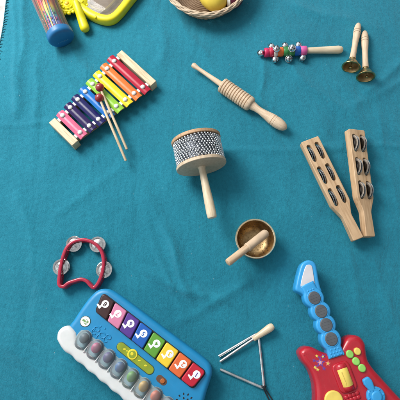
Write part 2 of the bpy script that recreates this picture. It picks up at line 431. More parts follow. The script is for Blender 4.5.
# ------------------------------------------------------------------ blanket and floor
CREASES = [  # ax, ay, bx, by (photo px on the ground), width cm, height cm
    (-5, 124, 62, 127, 0.6, 0.18), (24, -10, 20, 105, 1.3, 0.34), (12, 10, 13, 110, 0.8, 0.22), (38, 62, 35, 125, 1.1, 0.22),
    (66, 42, 90, 72, 1.6, 0.42), (60, 60, 76, 95, 1.4, 0.2), (222, 152, 345, 146, 0.6, 0.17), (325, 147, 405, 146, 0.55, 0.24),
    (262, 66, 268, 112, 0.8, 0.22), (300, 70, 340, 110, 1.4, 0.18), (165, 232, 186, 292, 1.1, 0.40), (150, 272, 222, 304, 1.1, 0.32), (213, 303, 248, 284, 0.9, 0.28), (158, 250, 172, 285, 0.8, 0.25), (176, 250, 205, 298, 1.2, 0.22),
    (352, 258, 359, 305, 1.3, 0.18), (372, 90, 402, 60, 1.2, 0.35), (378, 96, 402, 84, 1.2, 0.25), (165, 20, 158, 60, 1.5, 0.25), (186, 26, 202, 52, 1.4, 0.2),
    (20, 200, 45, 300, 1.8, 0.2), (10, 350, 50, 380, 1.6, 0.2), (140, 190, 175, 240, 1.6, 0.15), (300, 8, 345, 20, 1.5, 0.25), (385, 300, 400, 340, 1.5, 0.2),
    (120, 170, 60, 215, 1.5, 0.14), (380, 120, 398, 200, 1.2, 0.15)]
CR = [(G(a, b), G(c, d), w, h) for a, b, c, d, w, h in CREASES]
def blanket_h(x, y):
    p = Vector((x, y, 0)); h = 0
    for a, b, w, k in CR:
        ab = b-a; t = max(-0.25, min(1.25, (p-a).dot(ab)/ab.length_squared))
        tt = max(0, min(1, t)); q = a+ab*t
        wob = noise.noise(Vector((x*0.10, y*0.10, k*31)))*1.6
        nrm = Vector((-ab.y, ab.x, 0)).normalized()
        d = (p-q).dot(nrm)+wob; e = (p-q).length
        fade = math.exp(-((t-tt)*ab.length/2.5)**2) if t != tt else 1
        if e < 9: h += 1.65*k*(0.62*math.exp(-(d/w)**2)+0.38*math.exp(-abs(d)/(0.32*w)))*fade*max(0, min(1, (9-e)/4))
    h += 0.13*noise.noise(Vector((x*0.07, y*0.07, 3.1))) + 0.07*noise.noise(Vector((x*0.19, y*0.16, 8.3))) + 0.022*noise.noise(Vector((x*0.6, y*0.5, 1.3)))
    return h - 0.015
def edge_x(y):
    return -48.4 - 0.0020*(52-y)**1.25*4 + 0.25*noise.noise(Vector((0, y*0.12, 5)))
NX, NY = 300, 250; Y0, Y1, X1 = -62.0, 78.0, 74.0
mb = MB(); rows = []
for j in range(NY+1):
    y = Y0+(Y1-Y0)*j/NY; ex = edge_x(y if y < 52 else 52); row = [mb.v((ex, y, -0.62)), mb.v((ex-0.06, y, -0.45))]
    for i in range(NX+1):
        t = i/NX; x = ex+(X1-ex)*(t if t > 0.02 else t)
        drop = 0.30*math.exp(-((x-ex)/0.35))
        row.append(mb.v((x, y, blanket_h(x, y)-drop)))
    rows.append(row)
for a, b in zip(rows, rows[1:]):
    for i in range(len(a)-1): mb.f([a[i], a[i+1], b[i+1], b[i]])
blanket = mb.build('blanket', M['fleece'], None, 80)
props(blanket, 'large teal fleece blanket with a stitched left edge, spread under all the instruments', 'blanket')
mb = MB(); y = Y0+1
while y < Y1-1:
    ex = edge_x(min(y, 52)); h = blanket_h(ex+1.0, y); w = 0.85+random.uniform(-0.3, 0.25)
    pts = [(ex-0.12, y, -0.35), (ex+0.05, y, h-0.12), (ex+0.5, y+0.05, h+0.02), (ex+w, y+random.uniform(-0.22, 0.22), h+0.03)]
    mb.tube(pts, [0.11, 0.12, 0.12, 0.09], 6)
    y2 = y+random.uniform(0.6, 1.1)
    ex2 = edge_x(min(y2, 52))
    mb.tube([(ex-0.05, y, blanket_h(ex, y)-0.22), (ex2-0.05, y2, blanket_h(ex2, y2)-0.22)], 0.12, 6)
    y = y2
mb.build('edge_stitching', M['thread'], blanket)
mb = MB(); mb.rings([[(-160, -140, -0.64), (160, -140, -0.64), (160, 170, -0.64), (-160, 170, -0.64)], [(-160, -140, -0.60), (160, -140, -0.60), (160, 170, -0.60), (-160, 170, -0.60)]])
fl = mb.build('floor', M['floor']); fl['kind'] = 'structure'

# ------------------------------------------------------------------ xylophone
A = G(63, 131, 3); B = G(136, 67, 3)
t = thing('xylophone', 'small toy xylophone with eight rainbow metal bars on a pale wooden frame', 'xylophone', ((A.x+B.x)/2, (A.y+B.y)/2, 0), (0, 0, ang2(A, B)))
HX = (B-A).length/2
for sx, ln in ((-HX, 7.9), (HX, 11.6)):
    m = MB(); m.box(sx, 0, 0.0, 2.75, 1.75, ln, 0.12); m.build('end_block', M['beech_y'], t)
rails = []
for s in (-1, 1):
    m = MB(); x0, x1 = -HX+0.8, HX-0.8; y0, y1 = s*2.75, s*4.95
    m.prism([(x0, y0-0.45), (x1, y1-0.45), (x1, y1+0.45), (x0, y0+0.45)], round_levels(0.5, 2.25, 0.06))
    rails.append(m.build('rail', M['tan'], t))
def railpos(x): return 2.75+(4.95-2.75)*(x+HX-0.8)/(2*HX-1.6)
for i in range(8):
    x = -8.75+i*2.50; ln = 8.35+i*(12.8-8.35)/7; w = 1.02
    m = MB(); R = []
    sec = []
    NA = 9
    for k in range(NA+1):
        a = -1+2*k/NA; sec.append((a*w, 0.34*(1-a*a)))
    full = [(u, 2.60+v) for u, v in sec] + [(u, 2.60+v-0.16) for u, v in sec[::-1]]
    ys = [(-ln/2, 0.93), (-ln/2+0.06, 0.985), (-ln/2+0.18, 1.0), (ln/2-0.18, 1.0), (ln/2-0.06, 0.985), (ln/2, 0.93)]
    for yy, k in ys: R.append([(x+u*k, yy, z) for u, z in full])
    m.rings(R); bar = m.build('tone_bar', XM[i], t, 50)
    for s in (-1, 1):
        m = MB(); yy = s*railpos(x)
        m.lathe([(2.2, 0.14), (2.92, 0.14), (2.95, 0.50), (3.05, 0.52), (3.2, 0.44), (3.3, 0.25), (3.34, 0.0)], Matrix.Translation((x, yy, 0)) @ Matrix.Rotation(-PI/2, 4, 'Y'), 20)
        m.build('pin', M['white'], bar)
    for s in (-1, 1):
        xx = x+1.25
        if i == 7: xx = x+1.2
        m = MB(); m.box(xx, s*railpos(xx), 2.2, 2.78, 0.46, 0.95, 0.08); m.build('felt_pad', M['felt'], rails[0 if s < 0 else 1])
for s in (-1, 1):
    m = MB(); xx = -10.0; m.box(xx, s*railpos(xx), 2.2, 2.78, 0.46, 0.95, 0.08); m.build('felt_pad', M['felt'], rails[0 if s < 0 else 1])
# mallets: local X runs from the tail to the head
def mallet_place(o, head, tail):
    d = head-tail; o.location = tail*0.01; o.rotation_euler = axis_frame(d).to_3x3().to_euler()
h1, t1 = G(99.8, 87.5, 4.15), G(127, 149.5, 2.35)
mal = thing('mallet', 'red headed xylophone mallet whose head rests higher, nearer the yellow bar', 'mallet', t1, axis_frame(h1-t1), 'red xylophone mallets')
ml = (h1-t1).length
m = MB(); m.lathe([(0, 0.05), (0.05, 0.24), (0.15, 0.29), (ml*0.6, 0.30), (ml-0.7, 0.27)], n=14); m.build('stick', M['beech'], mal)
m = MB(); m.lathe([(ml-1.0, 0.0), (ml-0.98, 0.35)] + [(ml-0.98*math.cos(a), 1.0*math.sin(a)) for a in [0.4+k*(PI-0.4)/14 for k in range(15)]], n=28); m.build('head', M['red_bead'], mal)
m2 = copy_tree(mal); h2, t2 = G(99.3, 98, 4.1), G(126, 161, 2.1); mallet_place(m2, h2, t2)
m2['label'] = 'red headed xylophone mallet lying lower, its stick ending nearest the bottom'

# ------------------------------------------------------------------ rain stick
a = G(61.3, 37.6, 3.1); b = G(46.2, 4, 3.1)
t = thing('rain_stick', 'clear rain stick tube full of coloured rods and beads with a blue cap', 'rain stick', (a.x, a.y, 0), (0, 0, ang2(a, b)))
CZ = Matrix.Translation((0, 0, 3.15))
m = MB(); m.lathe([(-0.65, 0.0), (-0.63, 1.6), (-0.55, 2.5), (-0.40, 2.85), (-0.1, 3.08), (0.25, 3.14), (1.25, 3.12), (1.35, 3.02), (1.36, 2.6)], CZ, 48); cap = m.build('end_cap', M['capblue'], t)
m = MB()   # worn print on the cap face
for k in range(7):
    u = -1.15+k*0.36
    m.tube([(-0.66, -u, 2.35+0.1*math.sin(k)), (-0.665, -u-0.12, 2.62+0.1*math.sin(k*2.1)), (-0.66, -u-0.25, 2.40)], 0.045, 6)
m.build('print', M['capprint'], cap)
m = MB(); m.lathe([(26.0, 3.12), (27.2, 3.14), (27.6, 2.9), (27.7, 0.0)], CZ, 48); m.build('end_cap', M['capblue'], t)
m = MB(); R = []
m.lathe([(1.2, 2.86), (26.2, 2.86)], CZ, 48); m.build('clear_tube', M['tubeclear'], t)
rodm = ['paint_red', 'paint_yellow', 'paint_green', 'paint_orange', 'paint_pink', 'paint_yellow', 'paint_blue', 'paint_white']
for k in range(24):
    an = 2*PI*k/24+random.uniform(-0.08, 0.08); tw = random.choice((-1, 1))*random.uniform(0.05, 0.22)
    mm = MB(); pts = []
    for q in range(9):
        x = 1.3+q*3.05; aa = an+tw*q/2.2; rr = 2.5
        pts.append((x, rr*math.cos(aa), 3.15+rr*math.sin(aa)))
    mm.tube(pts, random.uniform(0.07, 0.15), 6); mm.build('rod', M[rodm[k % len(rodm)]], t)
for k in range(64):
    x = 1.5+abs(random.gauss(0, 1))*2.4; an = random.uniform(0.1, PI-0.1); rr = 2.38
    if k > 55: x = random.uniform(2, 14)
    mm = MB(); mm.ball((min(x, 25), rr*math.cos(an), 3.15+rr*math.sin(an)), random.uniform(0.16, 0.27), sub=2)
    mm.build('bead', M[random.choice(['paint_purple', 'paint_pink', 'paint_blue', 'paint_red', 'paint_white', 'paint_green'])], t)
m = MB(); m.lathe([(1.3, 2.15), (26, 2.15)], CZ, 32); m.build('inner_core', M['core'], t)

# ------------------------------------------------------------------ yellow framed toy with clear window
c = G(106, -12, 0)
t = thing('framed_toy', 'lemon yellow plastic frame with rounded corner around a shiny grey clear window', 'toy', (c.x, c.y, 0))
FP = [(79, 4), (86, 10), (95, 15.2), (104.8, 18.0), (112.3, 16.8), (119, 11), (127.5, 0.5), (136, -11), (138, -22), (128, -34), (108, -42), (90, -36), (80, -18), (77, -3)]
cl = smooth_closed([L(t, x, y, 2.2) for x, y in FP], 7)
m = MB(); R = []
N = len(cl)
for i in range(N):
    T = (cl[(i+1) % N]-cl[i-1]).normalized(); nr = Vector((-T.y, T.x, 0))
    sec = []
    for k in range(16):
        an = 2*PI*k/16; cx = math.copysign(abs(math.cos(an))**0.6, math.cos(an)); cy = math.copysign(abs(math.sin(an))**0.6, math.sin(an))
        sec.append(Vector((cl[i].x, cl[i].y, 1.35))+nr*cx*0.95+Vector((0, 0, 1.3*cy)))
    R.append(sec)
R.append(R[0]); m.rings(R, True, False, False); bmesh.ops.remove_doubles(m.bm, verts=m.bm.verts, dist=1e-4)
fr = m.build('frame', M['yellow'], t)
m = MB()
for (x, y) in ((96, 17.8), (84, -30)):
    p = L(t, x, y, 2.2); m = MB(); m.ball((p.x, p.y, 2.55), 0.42, (1, 1, 0.6), 2); m.build('stud', M['yellow'], fr)
wc = sum(cl, Vector())/len(cl)
m = MB(); m.rings([[Vector((wc.x+(p.x-wc.x)*k, wc.y+(p.y-wc.y)*k, z)) for p in cl] for k, z in ((0.93, 1.45), (0.93, 1.6), (0.85, 1.85), (0.75, 2.07), (0.62, 2.27), (0.48, 2.40), (0.32, 2.49), (0.15, 2.54), (0.02, 2.55))], True, False, True); m.build('window', M['window'], t, 80)
m = MB(); q = smooth_closed([L(t, x, y, 1.2) for x, y in ((89, 4), (100, 9.5), (107, 8), (118, -4), (124, -18), (110, -30), (94, -26), (87, -8))], 5)
m.tube([(p.x, p.y, 1.05) for p in q], 0.35, 8, True); m.build('reflection_ring', M['gyellow'], t)  # pale reflection in the window, modelled as a yellow ring
m = MB(); m.prism([(p.x, p.y) for p in cl], [(0.7, 0.1), (0.7, 0.35)]); m.build('back_panel', M['tan'], t)

# ------------------------------------------------------------------ yellow flower-headed hand toy
c = G(75, 4, 0)
t = thing('hand_clapper', 'lemon yellow toy with bumpy flower head and smooth rounded handle, beside the blue cap', 'toy', (c.x, c.y, 0))
hp = [L(t, x, y, z) for x, y, z in ((75.5, 2, 3.0), (78.6, 10.5, 2.6), (82.2, 20.5, 1.7), (86, 31.5, 1.3))]
hs = smooth_open(hp, 14); rr = []
for i in range(len(hs)):
    u = i/(len(hs)-1); r = 0.80+0.42*u
    if u > 0.84: r *= math.sqrt(max(0.0, 1-((u-0.84)/0.161)**2))
    rr.append(max(r, 0.05))
m = MB(); m.tube(hs, rr, 20); m.build('handle', M['yellow'], t)
hd = L(t, 67, 3.5, 2.2)
m = MB(); Rm = Matrix.Translation((hd.x, hd.y, 0)) @ Matrix.Rotation(-PI/2, 4, 'Y')
m.lathe([(0.9, 0.0), (0.9, 1.6), (1.2, 2.2), (1.7, 2.35), (2.05, 2.1), (2.0, 1.75), (2.1, 1.6), (2.3, 1.4), (2.15, 1.15), (2.25, 1.0), (2.45, 0.75), (2.5, 0.0)], Rm, 40)
for k in range(14):
    an = 2*PI*k/14; m.ball((hd.x+2.45*math.cos(an), hd.y+2.45*math.sin(an), 1.7), 0.5, (1, 1, 0.8), 2)
for k in range(9):
    an = 2*PI*k/9; m.ball((hd.x+1.35*math.cos(an), hd.y+1.35*math.sin(an), 2.25), 0.26, (1, 1, 0.8), 2)
fh = m.build('flower_head', M['yellow'], t)
m = MB(); m.ball((hd.x, hd.y, 2.4), 0.62, (1, 1, 0.5), 2); m.build('flower_centre', M['yellow_warm'], fh)
m = MB(); b2 = L(t, 79, -1, 2.5)
m.lathe([(0.8, 0.0), (0.8, 1.7), (1.3, 2.2), (2.0, 2.2), (2.6, 1.6), (2.85, 0.8), (2.9, 0)], Matrix.Translation((b2.x, b2.y, 0)) @ Matrix.Rotation(-PI/2, 4, 'Y'), 32)
for k in range(12):
    an = 2*PI*k/12; m.ball((b2.x+2.25*math.cos(an), b2.y+2.25*math.sin(an), 1.75), 0.46, (1, 1, 0.85), 2)
for k in range(6):
    an = 2*PI*k/6+0.3; m.ball((b2.x+1.2*math.cos(an), b2.y+1.2*math.sin(an), 2.65), 0.34, (1, 1, 0.7), 2)
m.build('bumpy_body', M['yellow'], t)

# ------------------------------------------------------------------ wicker basket and what lies in it
c = G(206, -22, 5)
t = thing('wicker_basket', 'shallow round wicker basket cut by the top edge of the picture', 'basket', (c.x, c.y, 0))
BR = 10.0
def brad(z): return 7.4+(BR-7.6)*(z/4.6)**0.8
m = MB()
NW = 11
for j in range(NW):
    z = 0.45+j*0.40; pts = []
    for k in range(144):
        an = 2*PI*k/144; r = brad(z)+0.14*math.cos(an*24+j*PI)
        pts.append((r*math.cos(an), r*math.sin(an), z+0.05*math.sin(an*9+j)))
    m.tube(pts, 0.23, 7, True)
m.build('woven_side', M['wicker'], t)
m = MB()
for ph, dr, dz, tr in ((0, -0.30, 0.05, 0.20), (2, 0.0, 0.20, 0.21), (4, 0.28, 0.02, 0.21), (1, 0.40, -0.34, 0.19), (3, -0.34, -0.30, 0.2)):
    pts = []
    for k in range(220):
        an = 2*PI*k/220; q = an*26+ph
        pts.append(((BR+dr+0.07*math.cos(q))*math.cos(an), (BR+dr+0.07*math.cos(q))*math.sin(an), 4.9+dz+0.08*math.sin(q)))
    m.tube(pts, tr, 8, True)
m.build('braided_rim', M['wicker_pale'], t)
m = MB()
for k in range(24):
    an = 2*PI*(k+0.5)/24; m.tube([(brad(z)*math.cos(an), brad(z)*math.sin(an), z) for z in (0.2, 1.5, 3, 4.8)], 0.16, 6)
m.build('stakes', M['wicker_pale'], t)
m = MB(); m.lathe([(0.1, 7.6), (0.35, 7.7), (0.5, 7.4), (0.5, 0)], Matrix.Rotation(-PI/2, 4, 'Y'), 64)
for k in range(1, 15): m.tube([(k*0.5*math.cos(a_), k*0.5*math.sin(a_), 0.5+0.05*math.cos(a_*12+k*PI)) for a_ in [2*PI*q/60 for q in range(60)]], 0.22, 6, True)
m.build('base', M['wicker_shade'], t)
p = G(213, -5.5, 4.6)
t = thing('yellow_shaker', 'yellow egg shaped toy with a small dark spot lying in the basket', 'shaker', (p.x, p.y, 0.5), (0, 0, math.radians(-28)))
m = MB(); m.lathe([(-4.1, 0), (-4.0, 0.5), (-3.6, 1.0), (-2.9, 1.7), (-1.8, 2.4), (-0.5, 2.85), (0.8, 2.95), (2.0, 2.65), (2.9, 2.0), (3.5, 1.1), (3.7, 0.0)], Matrix.Translation((0, 0, 2.95)), 40); m.build('body', M['fruit'], t)
m = MB(); m.ball((-1.1, 0.1, 5.5), 0.28, (1, 1, 0.6), 2); m.ball((-2.3, -1.55, 4.28), 0.26, (1, 1, 1), 2); m.build('dark_spot', M['scorch'], t)
p = G(233, -6, 4.0)
t = thing('maroon_shaker', 'dark maroon ball shaped toy with a white band lying in the basket', 'shaker', (p.x, p.y, 0.5), (0, 0, 0.15))
m = MB(); m.ball((0, 0, 2.6), 2.6, (1.0, 1.1, 1.0), 4); m.build('body', M['maroon'], t)
m = MB(); m.lathe([(-1.75, 2.1), (-1.7, 2.16), (-1.1, 2.52), (-1.05, 2.46)], Matrix.Translation((0, 0, 2.6)) @ Matrix.Diagonal((1, 1.1, 1.0, 1)), 48); m.build('white_band', M['white'], t)

# ------------------------------------------------------------------ guiro
a, b = G(192.2, 65, 1.6), G(286.3, 129.6, 1.5)
ln = (b-a).length
t = thing('guiro', 'ridged wooden guiro with thin scraper stick pushed into one end', 'guiro', ((a.x+b.x)/2, (a.y+b.y)/2, 1.82), (0, 0, ang2(a, b)))
H = ln/2
m = MB(); m.lathe([(-H, 0.0), (-H+0.03, 0.35), (-H+0.2, 0.60), (-H+0.6, 0.66), (-H+1.1, 0.56), (-H+2.0, 0.46), (-H+4, 0.48), (-H+7, 0.60), (-H+9.5, 0.68)], n=24); m.build('scraper_stick', M['raw'], t)
pr = [(-4.75, 0.0), (-4.75, 1.5), (-4.65, 1.68)]
x = -4.55
for k in range(11):
    pr += [(x, 1.76), (x+0.36, 1.76), (x+0.43, 1.70), (x+0.46, 1.54), (x+0.58, 1.54), (x+0.61, 1.70)]; x += 0.66
pr += [(x, 1.74), (x+0.5, 1.70), (x+0.85, 1.55), (x+1.0, 1.35), (x+1.03, 0.0)]
m = MB(); m.lathe(pr, n=56); m.build('ridged_body', M['raw'], t, 30)
x0 = x+0.9
m = MB(); m.lathe([(x0, 1.05), (x0+0.5, 1.02), (x0+1.4, 0.82), (x0+2.5, 0.78), (x0+4, 0.95), (x0+5.6, 1.22), (x0+5.95, 1.26), (x0+6.0, 1.21), (x0+6.1, 1.21), (x0+6.15, 1.28), (x0+6.6, 1.29), (x0+6.65, 1.24), (x0+6.75, 1.24), (x0+6.8, 1.30), (x0+7.6, 1.28), (H-1.2, 1.12), (H-0.5, 0.80), (H-0.12, 0.40), (H, 0)], n=40)
hn = m.build('handle', M['raw'], t)
m = MB()
for q in (x0+6.05, x0+6.70): m.lathe([(q-0.04, 1.0), (q-0.04, 1.222), (q+0.04, 1.222), (q+0.04, 1.0)], n=40)
m.build('burnt_ring', M['tan'], hn)

# ------------------------------------------------------------------ jingle bell stick
def bell_mb(parent, c, axis, r=0.8):
    X = axis_frame(axis) if abs(Vector(axis).normalized().z) < 0.98 else Matrix.Rotation(-PI/2, 4, 'Y')
    Mx = Matrix.Translation(c) @ X
    m = MB(); pr = []
    for k in range(17):
        an = PI*k/16; pr.append((-r*math.cos(an), r*math.sin(an)))
    pr = pr[:8]+[(-0.10*r, 1.0*r), (-0.09*r, 1.07*r), (0.09*r, 1.07*r), (0.10*r, 1.0*r)]+pr[9:]
    m.lathe(pr, Mx, 28)
    o = m.build('bell', M['chrome'], parent, 50)
    m = MB()
    for rot in (0, PI/2):
        for k in range(10):
            pass
        pts = [Mx @ Matrix.Rotation(rot, 4, 'X') @ Vector((r*1.005*math.cos(a_), r*1.005*math.sin(a_), 0)) for a_ in [(-0.95+1.9*k/14) for k in range(15)]]
        m.tube(pts, 0.085*r, 6)
    for sg in (-0.95, 0.95):
        for rot in (0, PI/2):
            m.ball(Mx @ Matrix.Rotation(rot, 4, 'X') @ Vector((r*math.cos(sg), r*math.sin(sg), 0)), 0.16*r, sub=1)
    m.build('slit', M['black'], o)
a, b = G(264, 52, 1.6), G(343.5, 48.8, 1.2)
ln = (b-a).length; H = ln/2
t = thing('jingle_bell_stick', 'cream handled stick of rainbow rings covered in round silver bells', 'bell stick', ((a.x+b.x)/2, (a.y+b.y)/2, 0), (0, 0, ang2(a, b)))
ZB = 1.30
px2x = lambda p: -H+(p-264)*ln/79.5
segs = [(264.5, 269.0, 'paint_rose'), (269, 273.5, 'paint_red'), (273.5, 277.5, 'paint_white'), (277.5, 283.2, 'paint_orange'), (283.2, 288.6, 'paint_green'), (288.6, 294.4, 'paint_white'), (294.4, 300.4, 'paint_blue'), (300.4, 306.6, 'paint_pink')]
for s0, s1, k in segs:
    x0, x1 = px2x(s0), px2x(s1)-0.04
    if k == 'paint_white' and s0 > 280: k = 'paint_green'
    m = MB(); m.lathe([(x0, 0.5), (x0, 0.98), (x0+0.12, 1.08), ((x0+x1)/2, 1.12), (x1-0.12, 1.08), (x1, 0.98), (x1, 0.5)], Matrix.Translation((0, 0, ZB)), 32); m.build('painted_ring', M[k], t)
x0 = px2x(306)
m = MB(); m.lathe([(x0, 0.3), (x0, 0.66), (x0+0.8, 0.70), (x0+3, 0.76), (x0+6, 0.88), (H-1.2, 0.94), (H-0.5, 0.84), (H-0.15, 0.55), (H, 0.0)], Matrix.Translation((0, 0, ZB)) @ Matrix.Rotation(math.radians(2.5), 4, 'Y'), 32); m.build('handle', M['cream'], t)
for p_, y, z, ax in ((272.5, 1.62, ZB-0.2, (-0.3, 1, 0.25)), (286.0, 1.62, ZB-0.2, (0.1, 1, 0.5)), (299.4, 1.62, ZB-0.2, (0.3, 1, 0.3)),
                     (274.8, -1.72, ZB-0.42, (0.2, -1, 0.3)), (288.3, -1.72, ZB-0.42, (0, -0.6, 1)), (302.0, -1.72, ZB-0.42, (0.3, -1, 0.3)),
                     (275.5, -0.15, ZB+1.55, (0.1, 0.2, 1)), (290.8, -0.2, ZB+1.55, (-0.2, -0.4, 1))):
    bell_mb(t, Vector((px2x(p_), y, z)), ax, 0.82)
bell_mb(t, Vector((px2x(261), 0.0, ZB-0.1)), (-1, 0.2, 0.3), 0.78)

# ------------------------------------------------------------------ two brass hand bells with turned handles
HL = 12.7
def bell_root(tip, mouth):
    return tip, axis_frame(mouth-tip)
a, b = G(358.6, 23, 0.72), G(350.6, 69.6, 1.95)
hb = thing('hand_bell', 'turned wooden handled brass bell on the left, lying higher up', 'hand bell', a, axis_frame(b-a), 'brass hand bells with wooden handles')
m = MB(); m.lathe([(0, 0), (0.05, 0.2), (0.3, 0.45), (0.9, 0.70), (1.6, 0.82), (2.3, 0.86), (2.42, 0.80), (2.5, 0.80), (2.6, 0.88), (3.0, 0.87), (3.1, 0.81), (3.2, 0.81), (3.3, 0.86), (4.5, 0.78), (6.5, 0.66), (9.4, 0.67), (10.6, 0.74), (10.8, 0.68), (10.81, 0.0)], n=32); hn = m.build('handle', M['raw'], hb)
m = MB()
for q in (2.46, 3.15): m.lathe([(q-0.05, 0.6), (q-0.05, 0.818), (q+0.05, 0.818), (q+0.05, 0.6)], n=32)
m.build('burnt_ring', M['scorch'], hn)
m = MB(); m.lathe([(10.700, 0.3), (10.700, 0.62), (11.268, 0.60), (11.411, 0.82), (11.624, 1.12), (12.050, 1.38), (12.547, 1.58), (12.903, 1.82), (13.116, 2.02), (13.201, 2.12), (13.301, 2.16), (13.372, 2.13), (13.400, 2.03), (13.372, 1.86), (13.286, 1.80)], n=48); m.build('brass_cup', M['brass'], hb)
m = MB(); R = []
m.lathe([(13.301, 1.81), (13.187, 1.76), (12.974, 1.62), (12.547, 1.44), (12.050, 1.25), (11.695, 0.98), (11.588, 0.3), (11.581, 0)], n=48); m.build('cup_inside', M['brass_in'], hb)
m = MB(); m.tube([(11.6, 0, 0), (12.3, 0, -0.15), (12.9, 0, -0.5)], 0.10, 8); m.ball((12.95, 0, -0.55), 0.36, sub=2); m.build('clapper', M['brass'], hb)
h2 = copy_tree(hb); a, b = G(364.6, 30.8, 0.72), G(365.8, 79.4, 1.95)
h2.location = a*0.01; h2.rotation_euler = (axis_frame(b-a) @ Matrix.Rotation(0.8, 4, 'X')).to_3x3().to_euler()
h2['label'] = 'turned wooden handled brass bell on the right, lying lower down'

# ------------------------------------------------------------------ cabasa
RC = 5.35
a, b = G(195.2, 138.8, RC), G(201.7, 167.3, RC); e = G(211.8, 218.6, RC-0.3)
t = thing('cabasa', 'wooden cabasa wrapped in silver bead chain, lying with its handle toward the bottom', 'cabasa', (b.x, b.y, 0), (0, 0, ang2(a, e)))
W = (b-a).length; HLn = (e-b).length
CZ = Matrix.Translation((0, 0, RC))
m = MB(); m.lathe([(-0.72, 0), (-0.72, 5.1), (-0.70, RC-0.06), (-0.62, RC), (-0.10, RC), (-0.02, RC-0.06), (0, RC-0.16), (0, 0)], CZ, 96); m.build('front_disc', M['disc_wood'], t, 30)
m = MB(); m.lathe([(-W, 0), (-W, RC-0.16), (-W+0.02, RC-0.06), (-W+0.1, RC), (-W+0.62, RC), (-W+0.72, RC-0.06), (-W+0.74, 0)], CZ, 96); m.build('back_disc', M['tan'], t, 30)
m = MB(); m.lathe([(-W+0.7, RC-0.55), (-0.7, RC-0.55)], CZ, 64); core = m.build('dark_drum', M['steel_dark'], t)
m = MB(); nb = 46; nr = 11
for j in range(nr):
    x = -W+1.02+j*(W-1.04-1.0)/(nr-1)
    for k in range(nb):
        an = 2*PI*(k+0.5*(j % 2)+0.12*j)/nb; r = RC-0.32
        if math.sin(an) < -0.93: continue
        an += 0.02*math.sin(j*1.3+k*0.5)+random.uniform(-0.008, 0.008); xj = x+0.05*math.sin(k*0.45+j*0.6)+random.uniform(-0.025, 0.025); r += random.uniform(-0.03, 0.02)
        m.ball((xj, r*math.cos(an), RC+r*math.sin(an)), 0.25+random.uniform(-0.012, 0.012), sub=2)
m.build('bead_chain', M['silver_bead'], t)
m = MB(); m.lathe([(-0.05, 0.9), (0.12, 0.88), (0.3, 0.74), (1.2, 0.72), (4, 0.82), (7.5, 0.98), (HLn-1.2, 1.03), (HLn-0.3, 0.98), (HLn-0.08, 0.85), (HLn, 0.55), (HLn+0.02, 0)], CZ, 36); m.build('handle', M['cream'], t)

# ------------------------------------------------------------------ singing bowl and striker
c = G(255.6, 238.4, 4.2)
t = thing('singing_bowl', 'small round bronze bowl with pale shiny rim and dotted pattern inside', 'bowl', (c.x, c.y, 0))
ZR = Matrix.Rotation(-PI/2, 4, 'Y')
m = MB(); m.lathe([(0.0, 0), (0.0, 2.2), (0.1, 2.5), (0.6, 3.1), (1.4, 3.65), (2.4, 3.95), (3.4, 4.07), (4.0, 4.10)], ZR, 64); m.build('outer_wall', M['bowl_in'], t)
m = MB(); m.lathe([(3.85, 4.08), (4.05, 4.16), (4.2, 4.17), (4.28, 4.10), (4.28, 3.88), (4.2, 3.80), (4.0, 3.80)], ZR, 72); m.build('rim', M['bowl_rim'], t)
m = MB(); m.lathe([(4.05, 3.81), (3.2, 3.76), (2.3, 3.62), (1.4, 3.28), (0.8, 2.75), (0.5, 2.2), (0.4, 1.4), (0.38, 0)], ZR, 64); inn = m.build('inner_wall', M['bowl_in'], t)
m = MB()
for (z, r, n_, s) in ((2.5, 3.68, 24, 0.13), (1.85, 3.50, 20, 0.15), (1.2, 3.12, 18, 0.13)):
    for k in range(n_):
        an = 2*PI*k/n_+z; m.ball((r*math.cos(an), r*math.sin(an), z), s, (1, 1, 1), 1)
m.build('stamped_dots', M['scorch'], inn)
m = MB()
for (r, n_, z, sz) in ((0.75, 8, 0.41, 0.14), (1.35, 12, 0.41, 0.15), (2.0, 16, 0.46, 0.15), (2.65, 18, 0.74, 0.16)):
    for k in range(n_):
        an = 2*PI*k/n_+r; m.ball((r*math.cos(an)+random.uniform(-.05, .05), r*math.sin(an), z), sz, (1, 1, 0.35), 1)
m.build('hammer_marks', M['brass_in'], inn)
a, b = G(227.2, 263.2, 6.0), G(267.3, 232.0, 3.35)
d = b-a; ln = d.length
t = thing('striker', 'round wooden striker stick leaning in the bronze bowl and over its rim', 'striker', a, axis_frame(d))
m = MB(); m.lathe([(0, 0), (0.03, 0.5), (0.15, 0.70), (0.4, 0.78), (ln*0.5, 0.76), (ln*0.5+0.1, 0.6)], n=32); m.build('bare_end', M['striker'], t)
m = MB(); m.lathe([(ln*0.48, 0.6), (ln*0.48, 0.86), (ln*0.48+0.15, 0.92), (ln*0.48+0.45, 0.92), (ln*0.48+0.5, 0.88), (ln*0.48+0.6, 0.88), (ln-0.9, 0.93), (ln-0.4, 0.86), (ln-0.12, 0.62), (ln, 0.0)], n=32); m.build('wrapped_end', M['suede'], t)

